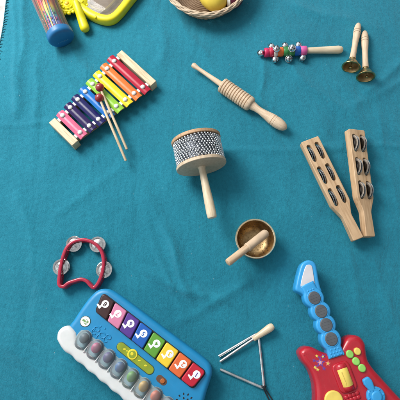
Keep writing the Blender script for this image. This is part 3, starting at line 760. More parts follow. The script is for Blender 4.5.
# ------------------------------------------------------------------ jingle sticks
TH = 1.7; JR = 1.85
out = round_poly([(0, -2.12), (0, 2.12), (15.6, 2.10), (18.6, 1.0), (24.0, 1.17), (24.0, -1.17), (18.6, -1.0), (15.6, -2.10)], [0.35, 0.35, 1.2, 2.5, 0.3, 0.3, 2.5, 1.2], 6)
m = MB(); m.prism(out, round_levels(-TH/2, TH/2, 0.14, 0.14, 3)); board_me = m.to_mesh('board', M['board'])
SL = [(3.2, 0.98), (3.2, -0.98), (8.6, 0.98), (8.6, -0.98), (13.9, 0.98), (13.9, -0.98)]
m = MB()
for x, y in SL:
    o_ = [(x-1.6, y-0.50), (x+1.6, y-0.50)]+[(x+1.6+0.5*math.cos(k), y+0.5*math.sin(k)) for k in [(-PI/2+PI*q/8) for q in range(1, 8)]]+[(x+1.6, y+0.5), (x-1.6, y+0.5)]+[(x-1.6+0.5*math.cos(k), y+0.5*math.sin(k)) for k in [(PI/2+PI*q/8) for q in range(1, 8)]]
    o_ = [Vector(q) for q in o_]
    m.rings([[Vector((q.x, q.y, -3)) for q in o_], [Vector((q.x, q.y, 3)) for q in o_]])
cut_me = m.to_mesh('cutter', M['board'])
bo = bpy.data.objects.new('board', board_me); co = bpy.data.objects.new('cutter', cut_me); COL.objects.link(bo); COL.objects.link(co)
md = bo.modifiers.new('cut', 'BOOLEAN'); md.object = co; md.operation = 'DIFFERENCE'; md.solver = 'EXACT'
dg = bpy.context.evaluated_depsgraph_get()
board_cut = bpy.data.meshes.new_from_object(bo.evaluated_get(dg))
bpy.data.objects.remove(bo); bpy.data.objects.remove(co)
board_cut.set_sharp_from_angle(angle=math.radians(38))
a, b = G(309.3, 139.6, 2.8), G(357.2, 239.0, 2.4)
ZL = 2.30
js = thing('jingle_stick', 'flat wooden jingle stick on the left, its six slots seen face up', 'jingle stick', (a.x, a.y, ZL), (0, 0, ang2(a, b)), 'wooden jingle sticks')
bdo = bpy.data.objects.new('board', board_cut); COL.objects.link(bdo); bdo.parent = js
def rim_prof(x, s):
    return [(x-s*0.01, 1.36), (x, 1.48), (x+s*0.03, 1.54), (x+s*0.04, JR-0.08), (x+s*0.05, JR), (x, JR), (x-s*0.05, 1.5), (x-s*0.05, 1.36)]
def cup_prof(x, s):
    return [(x+s*0.12, 0.0), (x+s*0.12, 0.30), (x+s*0.07, 0.62), (x+s*0.00, 0.80), (x-s*0.01, 0.92), (x-s*0.01, 1.37), (x-s*0.05, 1.37), (x-s*0.06, 0.9), (x+s*0.02, 0.6), (x+s*0.07, 0.0)]
RY = Matrix.Rotation(PI/2, 4, 'Z')
M['stick_jingle'] = metal('bright_jingle', (0.92, 0.92, 0.91), 0.24, 0.2, 0.1); M['stick_jingle'].node_tree.nodes['Principled BSDF'].inputs['Metallic'].default_value = 0.88
M['jingle_cup'] = metal('dark_jingle_cup', (0.13, 0.13, 0.135), 0.3, 0.4, 0.1)  # dark reflection in the hollow discs, painted as a darker metal
jd = MB(); jd.lathe(rim_prof(0.20, 1), RY, 40); jd.lathe(rim_prof(-0.20, -1), RY, 40); jd_me = jd.to_mesh('jingle', M['stick_jingle'], 30)
jc = MB(); jc.lathe(cup_prof(0.20, 1), RY, 40); jc.lathe(cup_prof(-0.20, -1), RY, 40); jc_me = jc.to_mesh('cup', M['jingle_cup'], 30)
pin = MB(); pin.lathe([(-0.55, 0.09), (0.55, 0.09)], RY, 8); pin_me = pin.to_mesh('pin', M['steel_dark'])
for i, (x, y) in enumerate(SL):
    o_ = bpy.data.objects.new('jingle', jd_me); COL.objects.link(o_); o_.parent = js; o_.location = (x*0.01, y*0.01, -0.0062); o_.rotation_euler = (0, 0, 0)
    q_ = bpy.data.objects.new('cup', jc_me); COL.objects.link(q_); q_.parent = o_
    p_ = bpy.data.objects.new('pin', pin_me); COL.objects.link(p_); p_.parent = js; p_.location = (x*0.01, y*0.01, 0)
j2 = copy_tree(js)
a, b = G(355.5, 129.5, 3.2), G(369.2, 235.6, 2.6)
from mathutils import Euler
Rz = Matrix.Rotation(ang2(a, b), 4, 'Z') @ Matrix.Rotation(math.radians(1.2), 4, 'Y') @ Matrix.Rotation(math.radians(-19), 4, 'X')
j2.location = Vector((a.x, a.y, 2.45))*0.01; j2.rotation_euler = Rz.to_3x3().to_euler()
j2['label'] = 'wooden jingle stick on the right, rolled on its side so silver discs show'
for ch in j2.children:
    if ch.name.startswith('jingle'): ch.location.z = 0.0028

# ------------------------------------------------------------------ red tambourine
c = G(81, 262, 0)
t = thing('tambourine', 'crimson half moon tambourine with four pairs of silver jingles', 'tambourine', (c.x, c.y, 0))
TP = [(59, 284.5), (59.2, 276), (60.6, 266), (63, 256), (67, 247), (73.5, 241.5), (82, 239.6), (91, 241.5), (98, 246.5), (102.3, 254), (103.4, 263), (102, 273), (98.6, 282), (94, 287.5), (90.5, 285.5), (86.5, 281.2), (81, 279.2), (75, 280.6), (68.5, 282.8), (63, 286.6)]
top = smooth_closed([L(t, x, y, 2.2) for x, y in TP], 6)
JP = [(73, 243.4), (97.2, 244.4), (60.9, 266.6), (103.5, 269.0)]
JL = [L(t, x, y, 1.6) for x, y in JP]
N = len(top)
def wall(i, z0, z1):
    T = (top[(i+1) % N]-top[i-1]).normalized(); nr = Vector((-T.y, T.x, 0)); ww = 0.36
    q = top[i]; r = 0.20; o_ = []
    for sx, z in ((-1, z0+r), (-1, z1-r), (-0.85, z1-0.06), (-0.5, z1), (0.5, z1), (0.85, z1-0.06), (1, z1-r), (1, z0+r), (0.6, z0), (-0.6, z0)):
        p_ = q+nr*ww*sx; o_.append(Vector((p_.x, p_.y, z)))
    return o_
for z0, z1 in ((1.78, 2.35), (0.05, 0.62)):
    m = MB(); R = [wall(i, z0, z1) for i in range(N)]; R.append(R[0]); m.rings(R, True, False, False)
    bmesh.ops.remove_doubles(m.bm, verts=m.bm.verts, dist=1e-4); m.build('rim', M['tamb'], t, 60)
solidf = [min((Vector((p.x, p.y))-Vector((j.x, j.y))).length for j in JL) > 1.85 for p in top]
m = MB(); i0 = next(i for i in range(N) if solidf[i] and not solidf[i-1]); run = []
for k in range(N+1):
    i = (i0+k) % N
    if solidf[i] and k < N: run.append(i)
    elif run:
        m = MB(); m.rings([wall(q, 0.55, 1.85) for q in run]); m.build('web', M['tamb'], t, 60); run = []
for k, j in enumerate(JL):
    m = MB()
    for z, s, dx in ((0.98, -1, 0.0), (1.34, 1, 0.12)):
        R_ = 1.66
        pr = [(z, 0.0), (z+s*0.16, 0.0), (z+s*0.16, 0.4), (z+s*0.10, 0.75), (z, 0.95), (z, 1.25), (z+s*0.06, 1.30), (z+s*0.06, 1.48), (z+s*0.06, R_), (z+s*0.02, R_), (z-s*0.05, 1.3), (z-s*0.05, 0.9), (z+s*0.05, 0.7), (z+s*0.10, 0.0)]
        m.lathe(pr, Matrix.Translation((j.x+dx*math.cos(k*1.7), j.y+dx*math.sin(k*1.7), 0)) @ Matrix.Rotation(math.radians(3*s), 4, 'X') @ ZR, 44)
    o_ = m.build('jingle_pair', M['nickel'], t, 30)
    m = MB(); m.tube([(j.x, j.y, 0.4), (j.x, j.y, 2.0)], 0.12, 10); m.build('pin', M['chrome'], o_)

# ------------------------------------------------------------------ toy piano
A, B = G(102, 292, 5), G(206.6, 372, 5)
c = G(140, 352, 0)
t = thing('toy_piano', 'bright blue toy piano with eight numbered rainbow keys and a white rail', 'toy piano', (c.x, c.y, 0), (0, 0, ang2(A, B)))
ZT = 4.6
BO = [(68, 329), (74, 318.5), (83, 305), (91, 295), (98, 289.6), (106, 288.4), (114, 291.5), (135, 306.5), (160, 325.4), (185, 344), (203, 357.5), (210.5, 365), (212.3, 373), (210, 382), (207, 391), (204, 402), (200, 414), (192, 426), (180, 430), (168, 425), (130, 391), (100, 365), (76, 345)]
bo_ = smooth_closed([L(t, x, y, ZT) for x, y in BO], 5)
m = MB(); m.prism(bo_, round_levels(0.15, ZT, 0.95, 0.4, 6), support=0.1); body = m.build('body', M['pblue'], t, 60)
# white scalloped rail
p0, p1 = L(t, 59.8, 346.5, 4.4), L(t, 122.5, 398.5, 4.4); q0, q1 = L(t, 78, 334.5, 4.4), L(t, 136.0, 397, 4.4)
dirx = (p1-p0).normalized()
xend = L(t, 186, 432, 4.4).x
pitch = (L(t, 132, 375, 5)-L(t, 84, 337.5, 5)).length/4
outl = []
e0 = [L(t, x, y, 4.4) for x, y in ((77, 333.2), (73.5, 328.5), (68.5, 325.6), (62.5, 327.2), (58, 332.4), (57.2, 339.5))]
outl += [(p.x, p.y) for p in smooth_open(e0, 4)]
x = p0.x+0.3
sl = (p1.y-p0.y)/(p1.x-p0.x)
while x < xend:
    y = p0.y+sl*(x-p0.x)+0.10*math.cos((x-p0.x)/pitch*2*PI)
    outl.append((x, y)); x += pitch/10
ye = outl[-1][1]
outl += [(xend+0.6, ye+0.4), (xend+0.9, ye+1.2), (xend+0.6, ye+2.1)]
x = xend; q0 = L(t, 78.5, 336.0, 4.4)
while x > q0.x+0.2:
    y = p0.y+sl*(x-p0.x)+2.45
    outl.append((x, y)); x -= pitch/6
m = MB(); m.prism(outl, round_levels(0.5, 5.05, 0.8, 0.5, 6), support=0.1); m.build('rail', M['grail'], t, 60)
# tray coloured as the shade between eight clear domes, a ball in each
dc = [L(t, 84.3+11.75*k, 338.4+9.55*k, ZT) for k in range(8)]
m = MB(); y0 = dc[0].y-1.4; y1 = dc[0].y+1.7
o_ = round_poly([(dc[0].x-1.55, dc[0].y-1.6), (dc[7].x+1.5, dc[7].y-1.6), (dc[7].x+1.5, dc[7].y+1.2), (dc[0].x-1.55, dc[0].y+1.2)], 0.9, 5)
m.prism(o_, round_levels(ZT-0.1, ZT+0.10, 0.06, 0.01, 2)); m.build('shade_tray', M['dome_shade'], t)
BALL = [('ball_grey', (0.05, 0.10, 0.13)), ('ball_pink', (0.48, 0.08, 0.20)), ('ball_violet', (0.07, 0.05, 0.20)), ('ball_blue', (0.02, 0.13, 0.32)), ('ball_green', (0.12, 0.34, 0.05)), ('ball_amber', (0.55, 0.34, 0.06)), ('ball_coral', (0.60, 0.14, 0.06)), ('ball_red', (0.45, 0.03, 0.04))]
for k in range(8):
    solid(*BALL[k])
    c = dc[k]
    m = MB(); NU, NV = 26, 10; R = []
    # finger shaped clear dome: round toward the keys, running down into the rail
    for i in range(NV+1):
        h = i/NV; an = h*PI/2; kk = math.cos(an)**0.75 if i < NV else 0.03; z = ZT+0.02+1.35*math.sin(an)
        ring = []
        for q in range(NU):
            b_ = 2*PI*q/NU; ex = 0.85
            xx = 1.40*math.copysign(abs(math.cos(b_))**ex, math.cos(b_)); yy = math.sin(b_); yy = yy*1.75 if yy > 0 else yy*2.1
            ring.append(Vector((c.x+xx*kk, c.y-0.15+yy*kk, z)))
        R.append(ring)
    m.rings(R, True, False, True); dm = m.build('clear_dome', M['dome'], t, 70)
    if k < 7:
        m = MB(); mx_ = (c.x+dc[k+1].x)/2; m.tube([(mx_, c.y+0.5, ZT+0.12), (mx_+0.02, c.y-0.9, ZT+0.45), (mx_+0.03, c.y-2.0, ZT+0.55)], 0.10, 8); m.build('divider_rib', M['grail'], t)
    m = MB(); m.tube([R[0][q]+Vector((0, 0, 0.12)) for q in range(NU)], 0.06, 6, True); m.build('dome_outline_shade', M['dome_shade'], dm)  # dark outline shading of the dome, put on as a thin tube
    m = MB(); m.ball((c.x+0.1, c.y+0.15, ZT+0.72), 0.86, (1.05, 1.2, 0.7), 3); m.build('ball', M[BALL[k][0]], dm)
# keys
T0, T1 = L(t, 102.2, 292.5, 5.3), L(t, 206.2, 372.4, 5.3); B0, B1 = L(t, 95.2, 311.2, 5.3), L(t, 193.0, 389.0, 5.3)
m = MB(); o_ = round_poly([B0+Vector((-0.16, -0.16, 0)), B1+Vector((0.16, -0.16, 0)), T1+Vector((0.16, 0.14, 0)), T0+Vector((-0.16, 0.14, 0))], 0.9, 6)
m.prism(o_, round_levels(ZT-0.2, ZT+0.07, 0.05, 0.01, 2)); m.build('key_bed', M['black'], t)
note_c = []
for i in range(8):
    num = 8-i; u0, u1 = i/8, (i+1)/8; g = 0.0052
    q = [B0.lerp(B1, u0+g), B0.lerp(B1, u1-g), T0.lerp(T1, u1-g), T0.lerp(T1, u0+g)]
    rs = [0.34]*4
    if i == 0: rs = [1.0, 0.34, 0.34, 0.6]
    if i == 7: rs = [0.34, 1.0, 0.6, 0.34]
    m = MB(); m.prism(round_poly(q, rs, 5), round_levels(ZT, 5.42, 0.22, 0.01, 5), support=0.06); key = m.build('key', KM[num], t, 60)
    mid = T0.lerp(T1, (u0+u1)/2); px = 0.205
    zc = 5.425
    cx, cy = mid.x+1.6*px, mid.y-6.6*px
    m = MB(); m.disc(cx, cy, 0.74, zc-0.02, zc+0.016, 0.008, 30)
    ex, ey = mid.x-0.4*px, mid.y-12.3*px     # stem top
    fx, fy = mid.x-4.6*px, mid.y-11.0*px     # end of flag
    w = 0.15
    def stroke(m, a_, b_, w0, w1, hh):
        a_ = Vector(a_); b_ = Vector(b_); d_ = (b_-a_).normalized(); n_ = Vector((-d_.y, d_.x))
        m.prism([a_+n_*w0, a_-n_*w0, b_-n_*w1, b_+n_*w1], [(0, zc-0.02), (0, zc+hh)], support=0.02)
    stroke(m, (cx-0.42, cy-0.45), (ex-0.06, ey), 0.17, 0.17, 0.012)
    stroke(m, (ex+0.08, ey-0.04), (fx, fy), 0.24, 0.15, 0.008)
    if num in (3, 7): pass
    note = m.build('note_mark', M['ink_white'], key)
    m = MB(); Mt = Matrix.Translation((cx, cy, zc+0.022)) @ Matrix.Rotation(PI, 4, 'Z')
    text_mb(m, str(num), 1.16, Mt, 0.006)
    inkc = {8: KM[8], 5: KM[5], 6: KM[6], 1: KM[6]}.get(num, KM[num])
    m.build('numeral', inkc, note)
# olive slider window with a ring button
def capsule(a_, b_, r, n=10):
    a_ = Vector((a_.x, a_.y)); b_ = Vector((b_.x, b_.y)); d_ = (b_-a_).normalized(); an = math.atan2(d_.y, d_.x)
    return [(b_.x+r*math.cos(an-PI/2+PI*k/n), b_.y+r*math.sin(an-PI/2+PI*k/n)) for k in range(n+1)] + [(a_.x+r*math.cos(an+PI/2+PI*k/n), a_.y+r*math.sin(an+PI/2+PI*k/n)) for k in range(n+1)]
a_, b_ = L(t, 121, 346.8, 4.7), L(t, 149.6, 369.8, 4.7)
m = MB(); m.prism(capsule(a_, b_, 0.92), round_levels(ZT-0.1, ZT+0.05, 0.03, 0.01, 2)); m.build('slot_edge', M['logo_ring'], t)
m = MB(); m.prism(capsule(a_, b_, 0.80), round_levels(ZT-0.1, ZT+0.12, 0.06, 0.01, 3)); sl_ = m.build('slider_window', M['olive'], t)
r_ = L(t, 132.4, 354.4, 4.75)
m = MB(); m.disc(r_.x, r_.y, 0.98, ZT+0.05, ZT+0.24, 0.06); m.build('ring_button', M['ringyellow'], sl_)
m = MB(); m.disc(r_.x, r_.y, 0.70, ZT+0.05, ZT+0.27, 0.03); m.build('button_face', M['olive'], sl_)
m = MB(); m.disc(r_.x-0.1, r_.y+0.05, 0.30, ZT+0.2, ZT+0.31, 0.03)
for x, y, s in ((139.4, 360.6, 0.26), (145.6, 365.6, 0.3), (124.5, 349.2, 0.3), (127.0, 351.0, 0.2)):
    p_ = L(t, x, y, 4.75); m.disc(p_.x, p_.y, s, ZT+0.08, ZT+0.15, 0.02, 12, 1, 0.55, 0.6)
m.build('icons', M['ringyellow'], sl_)
a_, b_ = L(t, 159.6, 378.6, 4.7), L(t, 163.4, 381.8, 4.7)
m = MB(); m.prism(capsule(a_, b_, 0.66), round_levels(ZT-0.1, ZT+0.05, 0.03, 0.01, 2)); sw = m.build('switch_slot', M['scorch'], t)
p_ = L(t, 162.6, 381.0, 4.7); m = MB(); m.disc(p_.x, p_.y, 0.46, ZT, ZT+0.26, 0.1); m.build('switch_nub', M['orange_nub'], sw)
m = MB(); p_ = L(t, 184.5, 402.5, 4.7)
for ring, (n_, r) in enumerate(((1, 0), (6, 0.75), (11, 1.5))):
    for k in range(n_):
        an = 2*PI*k/n_+ring*0.3; m.disc(p_.x+r*math.cos(an), p_.y+r*math.sin(an), 0.17, ZT-0.05, ZT+0.012, 0.005, 10, 1.3, 0.9, an)
m.build('speaker_holes', M['black'], t)
# round badge
p_ = L(t, 85.2, 321.4, 4.7)
m = MB(); m.disc(p_.x, p_.y, 1.08, ZT-0.06, ZT+0.05, 0.03, 36); bd = m.build('badge', M['logo_ring'], t)
m = MB(); m.disc(p_.x, p_.y, 0.95, ZT, ZT+0.075, 0.02, 36); m.build('badge_face', M['ink_white'], bd)
m = MB()
for (dx, dy, s, sx, sy, ro) in ((-0.12, 0.22, 0.42, 1, 0.62, 0.4), (0.15, -0.22, 0.36, 1.2, 0.6, -0.3), (-0.45, -0.05, 0.2, 1, 1, 0), (0.45, 0.15, 0.2, 1, 1.2, 0)):
    m.disc(p_.x+dx, p_.y+dy, s, ZT+0.03, ZT+0.09, 0.01, 16, sx, sy, ro)
m.build('badge_mark', M['logo_green'], bd)
m = MB()
for (dx, dy, s) in ((-0.2, 0.26, 0.15), (0.06, 0.3, 0.15), (0.12, -0.2, 0.13), (0.36, -0.16, 0.1)):
    m.disc(p_.x+dx, p_.y+dy, s, ZT+0.05, ZT+0.104, 0.01, 12)
m.build('badge_detail', M['ink_white'], bd)
# embossed music notes
m = MB()
for (x, y, s) in ((97.0, 329.0, 1.0), (102.5, 335.2, 1.15), (108.5, 337.0, 0.9)):
    p_ = L(t, x, y, 4.65); q = []
    m.tube([(p_.x-0.55*s*math.cos(k), p_.y+0.4*s*math.sin(k), ZT+0.02) for k in [2*PI*i_/14 for i_ in range(14)]], 0.13, 7, True)
    m.tube(smooth_open([(p_.x-0.5*s, p_.y, ZT+0.02), (p_.x-0.62*s, p_.y-0.8*s, ZT+0.03), (p_.x-0.2*s, p_.y-1.25*s, ZT+0.02), (p_.x+0.35*s, p_.y-0.95*s, ZT+0.02)], 4), 0.12, 7)
for (x, y) in ((100.5, 326.5), (105, 328.5), (93.8, 330.5)):
    p_ = L(t, x, y, 4.65); m.ball((p_.x, p_.y, ZT), 0.2, (1, 1, 0.6), 2)
m.build('embossed_notes', M['pblue'], t)

# ------------------------------------------------------------------ triangle, cord, beater
c = G(250, 362, 0)
t = thing('triangle', 'silver metal triangle open at its left corner, with black cord', 'triangle', (c.x, c.y, 0))
P = [L(t, x, y, 0.32) for x, y in ((218.8, 356.2), (258.2, 332.8), (264.2, 388.6), (220.2, 369.2))]
path = [P[0]]
for i in (1, 2):
    a_, b_, c_ = P[i-1], P[i], P[i+1]; u = (a_-b_).normalized(); v = (c_-b_).normalized()
    for k in range(7):
        s = k/6; path.append((1-s)**2*(b_+u*0.75)+2*s*(1-s)*b_+s*s*(b_+v*0.75))
path.append(P[3])
m = MB(); m.tube(path, 0.30, 14); m.build('rod', M['alu'], t)
m = MB()
for dx in (-0.14, 0.16):
    q = [L(t, 263.6, 386.0, 0.75), L(t, 264.8, 389.4, 0.7), L(t, 267+dx*3, 393.5, 0.25), L(t, 270+dx*6, 399, 0.22), L(t, 274+dx*9, 407, 0.22)]
    m.tube(smooth_open([(p_.x+dx, p_.y, p_.z) for p_ in q], 5), 0.13, 7)
q = L(t, 263.6, 386.4, 0.3); m.tube([(q.x+0.46*math.cos(k), q.y+0.1*math.sin(k*2), 0.32+0.46*math.sin(k)) for k in [2*PI*i_/14 for i_ in range(14)]], 0.13, 7, True)
m.build('cord', M['cord'], t)
a, b = G(219.8, 361.8, 0.34), G(273.9, 325.2, 1.35)
d = b-a; ln = d.length
t = thing('beater', 'metal triangle beater with cream wooden grip, lying across the triangle', 'beater', a, axis_frame(d))
gx = ln*0.615
m = MB(); m.lathe([(0, 0), (0.02, 0.2), (0.08, 0.26), (gx+0.5, 0.26)], n=16); m.build('rod', M['alu'], t)
m = MB(); m.lathe([(gx, 0.2), (gx, 0.42), (gx+0.1, 0.50), (gx+0.9, 0.56), (gx+2.2, 0.66), (ln-1.1, 0.80), (ln-0.5, 0.74), (ln-0.15, 0.5), (ln, 0)], n=28); m.build('grip', M['cream'], t)

# ------------------------------------------------------------------ toy guitar
A, B = G(307, 261, 3), G(346, 372, 3)
t = thing('toy_guitar', 'scarlet toy guitar with sky blue neck, grey pads and yellow buttons', 'toy guitar', (B.x, B.y, 0), (0, 0, ang2(A, B)))
ZG = 4.3
GO = [(299.4, 353.4), (302.0, 348.6), (306.8, 346.4), (313, 347.4), (322, 351.8), (331, 353.8), (338, 351), (342.5, 344), (346.5, 338), (353, 335), (360.5, 337), (365.4, 343.5), (366.6, 351), (368.6, 360.5), (374, 369), (382, 378), (391, 388), (402, 400), (414, 414), (418, 428), (408, 440), (390, 446), (368, 452), (345, 458), (326, 458), (315, 450), (312.5, 435), (314.5, 418), (315.6, 402), (315.4, 390), (313.5, 380), (309.4, 370), (302.6, 361.3)]
go = smooth_closed([L(t, x, y, ZG-0.4) for x, y in GO], 4)
m = MB(); m.prism(go, round_levels(0.2, ZG, 1.15, 0.6, 7), support=0.12); m.build('body', M['gred'], t, 60)
# neck: a chain of scallops
CL = [(307, 283), (314.2, 298.0), (320.8, 311.2), (326, 324.8), (331, 339.0), (337.2, 357.0)]
cl = [L(t, x, y, 4.6) for x, y in CL]
def on_cl(u):
    f_ = u*(len(cl)-1); i = min(int(f_), len(cl)-2); return cl[i].lerp(cl[i+1], f_-i), (cl[min(i+2, len(cl)-1)]-cl[max(i-1, 0)]).normalized()
ls, rs_ = [], []
NN = 100
for k in range(NN+1):
    u = k/NN; p_, T = on_cl(u); nr = Vector((-T.y, T.x, 0)); f_ = u*5
    seg_l = (cl[2]-cl[1]).length; dd = ((f_+0.5) % 1-0.5)*seg_l
    w = math.sqrt(2.0**2-dd*dd) if 0.5 < f_ < 4.5 else (1.45 if f_ <= 0.5 else 1.48+0.16*(f_-4.5)*2)
    ls.append(p_+nr*w); rs_.append(p_-nr*w)
outl = [(p_.x, p_.y) for p_ in ls]+[(p_.x, p_.y) for p_ in rs_[::-1]]
m = MB(); m.prism(outl, round_levels(1.9, 4.75, 0.46, 0.4, 6), support=0.04); m.build('neck', M['gblue'], t, 60)
HO = [(300.5, 265.5), (303.5, 261.8), (308, 260), (313, 261.2), (316.2, 265), (317.6, 272), (318.8, 280), (320.5, 287), (321.5, 292), (313, 296.5), (305, 296), (301.5, 293.6), (295.5, 290), (296, 283), (298, 274)]
ho = smooth_closed([L(t, x, y, 4.2) for x, y in HO], 4)
m = MB(); m.prism(ho, round_levels(1.3, 4.4, 0.5, 0.3, 5), support=0.08); hs_ = m.build('headstock', M['gblue'], t, 60)
PO = [(305.4, 267), (308.6, 264.6), (312, 266), (313.4, 273), (314.6, 281), (315, 286.6), (312.6, 289), (307, 288.6), (301.2, 287.4), (301.6, 280)]
po = smooth_closed([L(t, x, y, 4.6) for x, y in PO], 4)
m = MB(); m.prism(po, round_levels(4.2, 4.56, 0.1, 0.01, 3), support=0.05); m.build('face_plate', M['pale_plate'], hs_, 60)
for k in range(1, 5):
    p_, T = on_cl(k/5); an = math.atan2(T.y, T.x)
    m = MB(); m.disc(p_.x, p_.y, 1.44, 4.5, 4.86, 0.06, 32, 1.04, 1.0, an); bz = m.build('pad_bezel', M['gblue'], t)
    m = MB(); m.disc(p_.x, p_.y, 1.25, 4.6, 5.0, 0.16, 32, 1.04, 0.98, an); pd = m.build('fret_pad', M['grey_pad'], t)
    m = MB()
    for q in (-0.55, 0, 0.55):
        nr = Vector((-T.y, T.x, 0)); c0 = p_+T*q
        hw = math.sqrt(max(0.1, 0.95**2-q*q))
        m.tube([(c0.x-nr.x*hw, c0.y-nr.y*hw, 4.985), (c0.x+nr.x*hw, c0.y+nr.y*hw, 4.985)], 0.05, 6)
    m.build('pad_ridges', M['grey_pad'], pd)
m = MB()
for (u0, n_, sp) in ((0.912, 3, 0.72), (0.945, 4, 0.62), (0.978, 4, 0.66), (0.095, 3, 0.6), (0.12, 3, 0.6)):
    p_, T = on_cl(u0); nr = Vector((-T.y, T.x, 0))
    for k in range(n_):
        q = p_+nr*(k-(n_-1)/2)*sp; m.ball((q.x, q.y, 4.74), 0.2, (1, 1, 0.6), 2)
for k in range(1, 5):
    for du in (-0.058, 0.058):
        p_, T = on_cl(k/5+du); nr = Vector((-T.y, T.x, 0))
        for sgn in (-1, 1):
            q = p_+nr*1.05*sgn; m.ball((q.x, q.y, 4.74), 0.16, (1, 1, 0.6), 2)
m.build('neck_studs', M['gblue'], t)
# roller block
R4 = [L(t, x, y, ZG+0.6) for x, y in ((336.0, 369.8), (348.0, 366.8), (355.2, 384.4), (342.6, 388.4))]
ctr = sum(R4, Vector())/4; ux = ((R4[3]-R4[0])+(R4[2]-R4[1])).normalized(); LW = ((R4[1]-R4[0]).length+(R4[2]-R4[3]).length)/2; LH = ((R4[3]-R4[0]).length+(R4[2]-R4[1]).length)/2
ang_r = math.atan2(ux.y, ux.x)
MR = Matrix.Translation((ctr.x, ctr.y, 0)) @ Matrix.Rotation(ang_r, 4, 'Z')
m = MB(); m.box(0, 0, ZG-0.5, ZG+0.35, LH+2.2, LW+1.1, 0.3, MR, 1.2); blk = m.build('roller_block', M['gred'], t, 60)
m = MB(); m.lathe([(-LH/2-1.0, 0), (-LH/2-0.95, 0.7), (-LH/2-0.7, 1.15), (-LH/2-0.1, 1.25), (LH/2+0.1, 1.25), (LH/2+0.7, 1.15), (LH/2+0.95, 0.7), (LH/2+1.0, 0)], MR @ Matrix.Translation((0, 0, ZG-0.25)), 36); m.build('roller_hood', M['gred'], blk, 60)
m = MB(); m.lathe([(-LH/2, 0), (-LH/2, 1.3), (-LH/2+0.12, 1.38), (LH/2-0.12, 1.38), (LH/2, 1.3), (LH/2, 0)], MR @ Matrix.Translation((0, 0, ZG-0.30)) @ Matrix.Diagonal((1, LW/2/1.38, 1, 1)), 40)
m.box(0, -0.45, ZG+0.98, ZG+1.10, LH*0.72, 0.16, 0.05, MR); m.build('yellow_roller', M['gyellow'], blk)
for x, y, mt, r in ((350.2, 354.2, 'ggreen', 0.74), (356.4, 361.4, 'ggreen', 0.74), (362.4, 368.2, 'ggreen', 0.74), (357.8, 351.4, 'gyellow', 0.68)):
    p_ = L(t, x, y, ZG+0.4)
    m = MB(); m.disc(p_.x, p_.y, r+0.14, ZG-0.3, ZG+0.05, 0.04, 28); bz = m.build('button_seat', M['gred'], t)
    m = MB(); m.disc(p_.x, p_.y, r, ZG-0.3, ZG+0.42, 0.22, 28, 1.06, 0.96, 0.3); bn = m.build('button', M[mt], t)
    if mt == 'ggreen': pass
def star(cx, cy, r, rot, k=0.45): return [(cx+(r if i % 2 == 0 else r*k)*math.cos(rot+i*PI/5), cy+(r if i % 2 == 0 else r*k)*math.sin(rot+i*PI/5)) for i in range(10)]
# printed stars
def star_mb(items, mat, z):
    m = MB()
    for x, y, r, rot in items:
        p_ = L(t, x, y, ZG); r *= 0.92; m.prism(star(p_.x, p_.y, r, rot), [(0, ZG-0.05), (0, ZG+z)], support=0.01)
    return m.build('star_print', M[mat], t)
star_mb([(320.2, 362.6, 1.15, 0.3)], 'paint_purple', 0.008)
star_mb([(320.2, 362.6, 0.62, 0.5), (328.0, 363.4, 0.62, 0.2), (317.0, 368.8, 0.34, 0.4)], 'paint_salmon', 0.014)
star_mb([(323.0, 356.4, 0.55, 0.7), (324.0, 368.6, 0.5, 0.2), (314.0, 360.4, 0.42, 0.2), (318.8, 357.2, 0.3, 0.1), (315.6, 366.0, 0.32, 0.8)], 'paint_purple', 0.010)
star_mb([(316.8, 356.0, 0.36, 0.2), (315.2, 367.6, 0.42, 0.9), (317.8, 369.6, 0.36, 0.1), (328.0, 363.4, 0.34, 0.4), (323.0, 356.4, 0.3, 0.4)], 'paint_yellow', 0.018)
star_mb([(320.2, 362.6, 0.33, 0.1)], 'paint_lilac', 0.020)
# whammy lever
a_, b_ = L(t, 365.4, 378.0, ZG+0.8), L(t, 376.6, 396.6, ZG+0.8)
d_ = (b_-a_).normalized(); n_ = Vector((-d_.y, d_.x, 0)); lw = [(0, 0.66), (0.9, 0.86), (1.4, 0.78), (2.6, 0.46), (3.4, 0.5), (b_-a_).length and ((b_-a_).length-1.0, 0.8)]
o_ = [a_+d_*s_+n_*w_ for s_, w_ in lw]+[a_+d_*s_-n_*w_ for s_, w_ in lw[::-1]]
m = MB(); m.prism(round_poly(o_, 0.45, 4), round_levels(ZG+0.2, ZG+1.0, 0.28, 0.1, 5), support=0.04); lv_ = m.build('lever', M['gblue'], t, 60)
m = MB(); m.disc(b_.x, b_.y, 1.72, ZG-0.1, ZG+0.75, 0.25, 36); m.disc(b_.x, b_.y, 1.05, ZG+0.5, ZG+1.15, 0.3, 32)
for k in range(8):
    an = 2*PI*k/8; m.ball((b_.x+1.38*math.cos(an), b_.y+1.38*math.sin(an), ZG+0.74), 0.2, (1, 1, 0.6), 2)
m.build('lever_hub', M['gblue'], t, 50)
p_ = L(t, 334.0, 400.5, ZG+0.3)
m = MB(); m.disc(p_.x, p_.y, 1.75, ZG-0.3, ZG+0.4, 0.25, 40); m.build('round_button', M['gyellow'], t)
m = MB()
for (x, y) in ((346.5, 397.5), (350, 395.8), (353.6, 394.4), (357.2, 393.2), (348, 401), (351.5, 399.6), (355.2, 398.4), (358.6, 397.2)):
    p_ = L(t, x, y, ZG); m.ball((p_.x, p_.y, ZG), 0.42, (1.0, 1.2, 0.55), 2)
p_ = L(t, 352, 398.5, ZG)
m.build('grille_bumps', M['gred'], t)

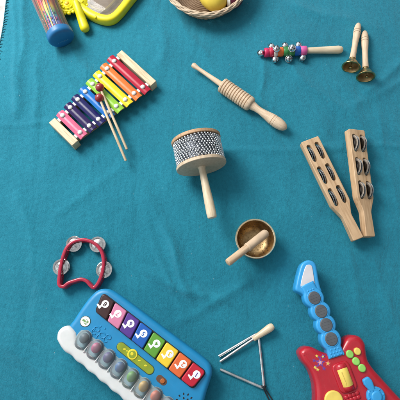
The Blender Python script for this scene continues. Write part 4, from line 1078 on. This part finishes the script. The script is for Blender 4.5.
# ------------------------------------------------------------------ light: one big window to the upper left, soft room light
w = bpy.data.worlds.new('World'); sc.world = w; w.use_nodes = True
wn = w.node_tree; bg = wn.nodes['Background']
tc = wn.nodes.new('ShaderNodeTexCoord'); dt = wn.nodes.new('ShaderNodeVectorMath'); dt.operation = 'DOT_PRODUCT'
dt.inputs[1].default_value = Vector((-0.72, 0.52, 0.46)).normalized()
wn.links.new(tc.outputs['Generated'], dt.inputs[0])
wr = wn.nodes.new('ShaderNodeMapRange'); wr.inputs['From Min'].default_value = -1; wn.links.new(dt.outputs['Value'], wr.inputs['Value'])
rr_ = ramp(wn, wr.outputs[0], [(0.0, (0.10, 0.10, 0.11)), (0.45, (0.34, 0.36, 0.38)), (0.72, (0.80, 0.86, 0.92)), (0.9, (1.5, 1.6, 1.7))])
wno = wn.nodes.new('ShaderNodeTexNoise'); wno.inputs['Scale'].default_value = 2.6; wno.inputs['Detail'].default_value = 2; wn.links.new(tc.outputs['Generated'], wno.inputs['Vector'])
wrr = ramp(wn, wno.outputs['Fac'], [(0.40, (0.22, 0.22, 0.24)), (0.56, (1.35, 1.35, 1.32))])
wmx = wn.nodes.new('ShaderNodeMix'); wmx.data_type = 'RGBA'; wmx.blend_type = 'MULTIPLY'; wmx.inputs['Factor'].default_value = 0.85
wn.links.new(rr_.outputs['Color'], wmx.inputs['A']); wn.links.new(wrr.outputs['Color'], wmx.inputs['B']); wn.links.new(wmx.outputs['Result'], bg.inputs['Color']); bg.inputs['Strength'].default_value = 0.78
la = bpy.data.lights.new('window_light', 'AREA'); la.shape = 'RECTANGLE'; la.size = 0.74; la.size_y = 0.88; la.energy = 42; la.color = (1.0, 0.98, 0.95)
lo = bpy.data.objects.new('window_light', la); COL.objects.link(lo)
lo.location = (-1.05, 0.90, 1.30)
lo.rotation_euler = (Vector((0.0, 0.0, 0))-Vector(lo.location)).to_track_quat('-Z', 'Y').to_euler()

sc.view_settings.view_transform = 'Standard'; sc.view_settings.look = 'None'; sc.view_settings.exposure = 0.07; sc.view_settings.gamma = 1
sc.render.engine = 'CYCLES'
sc.cycles.max_bounces = 8; sc.cycles.transparent_max_bounces = 16
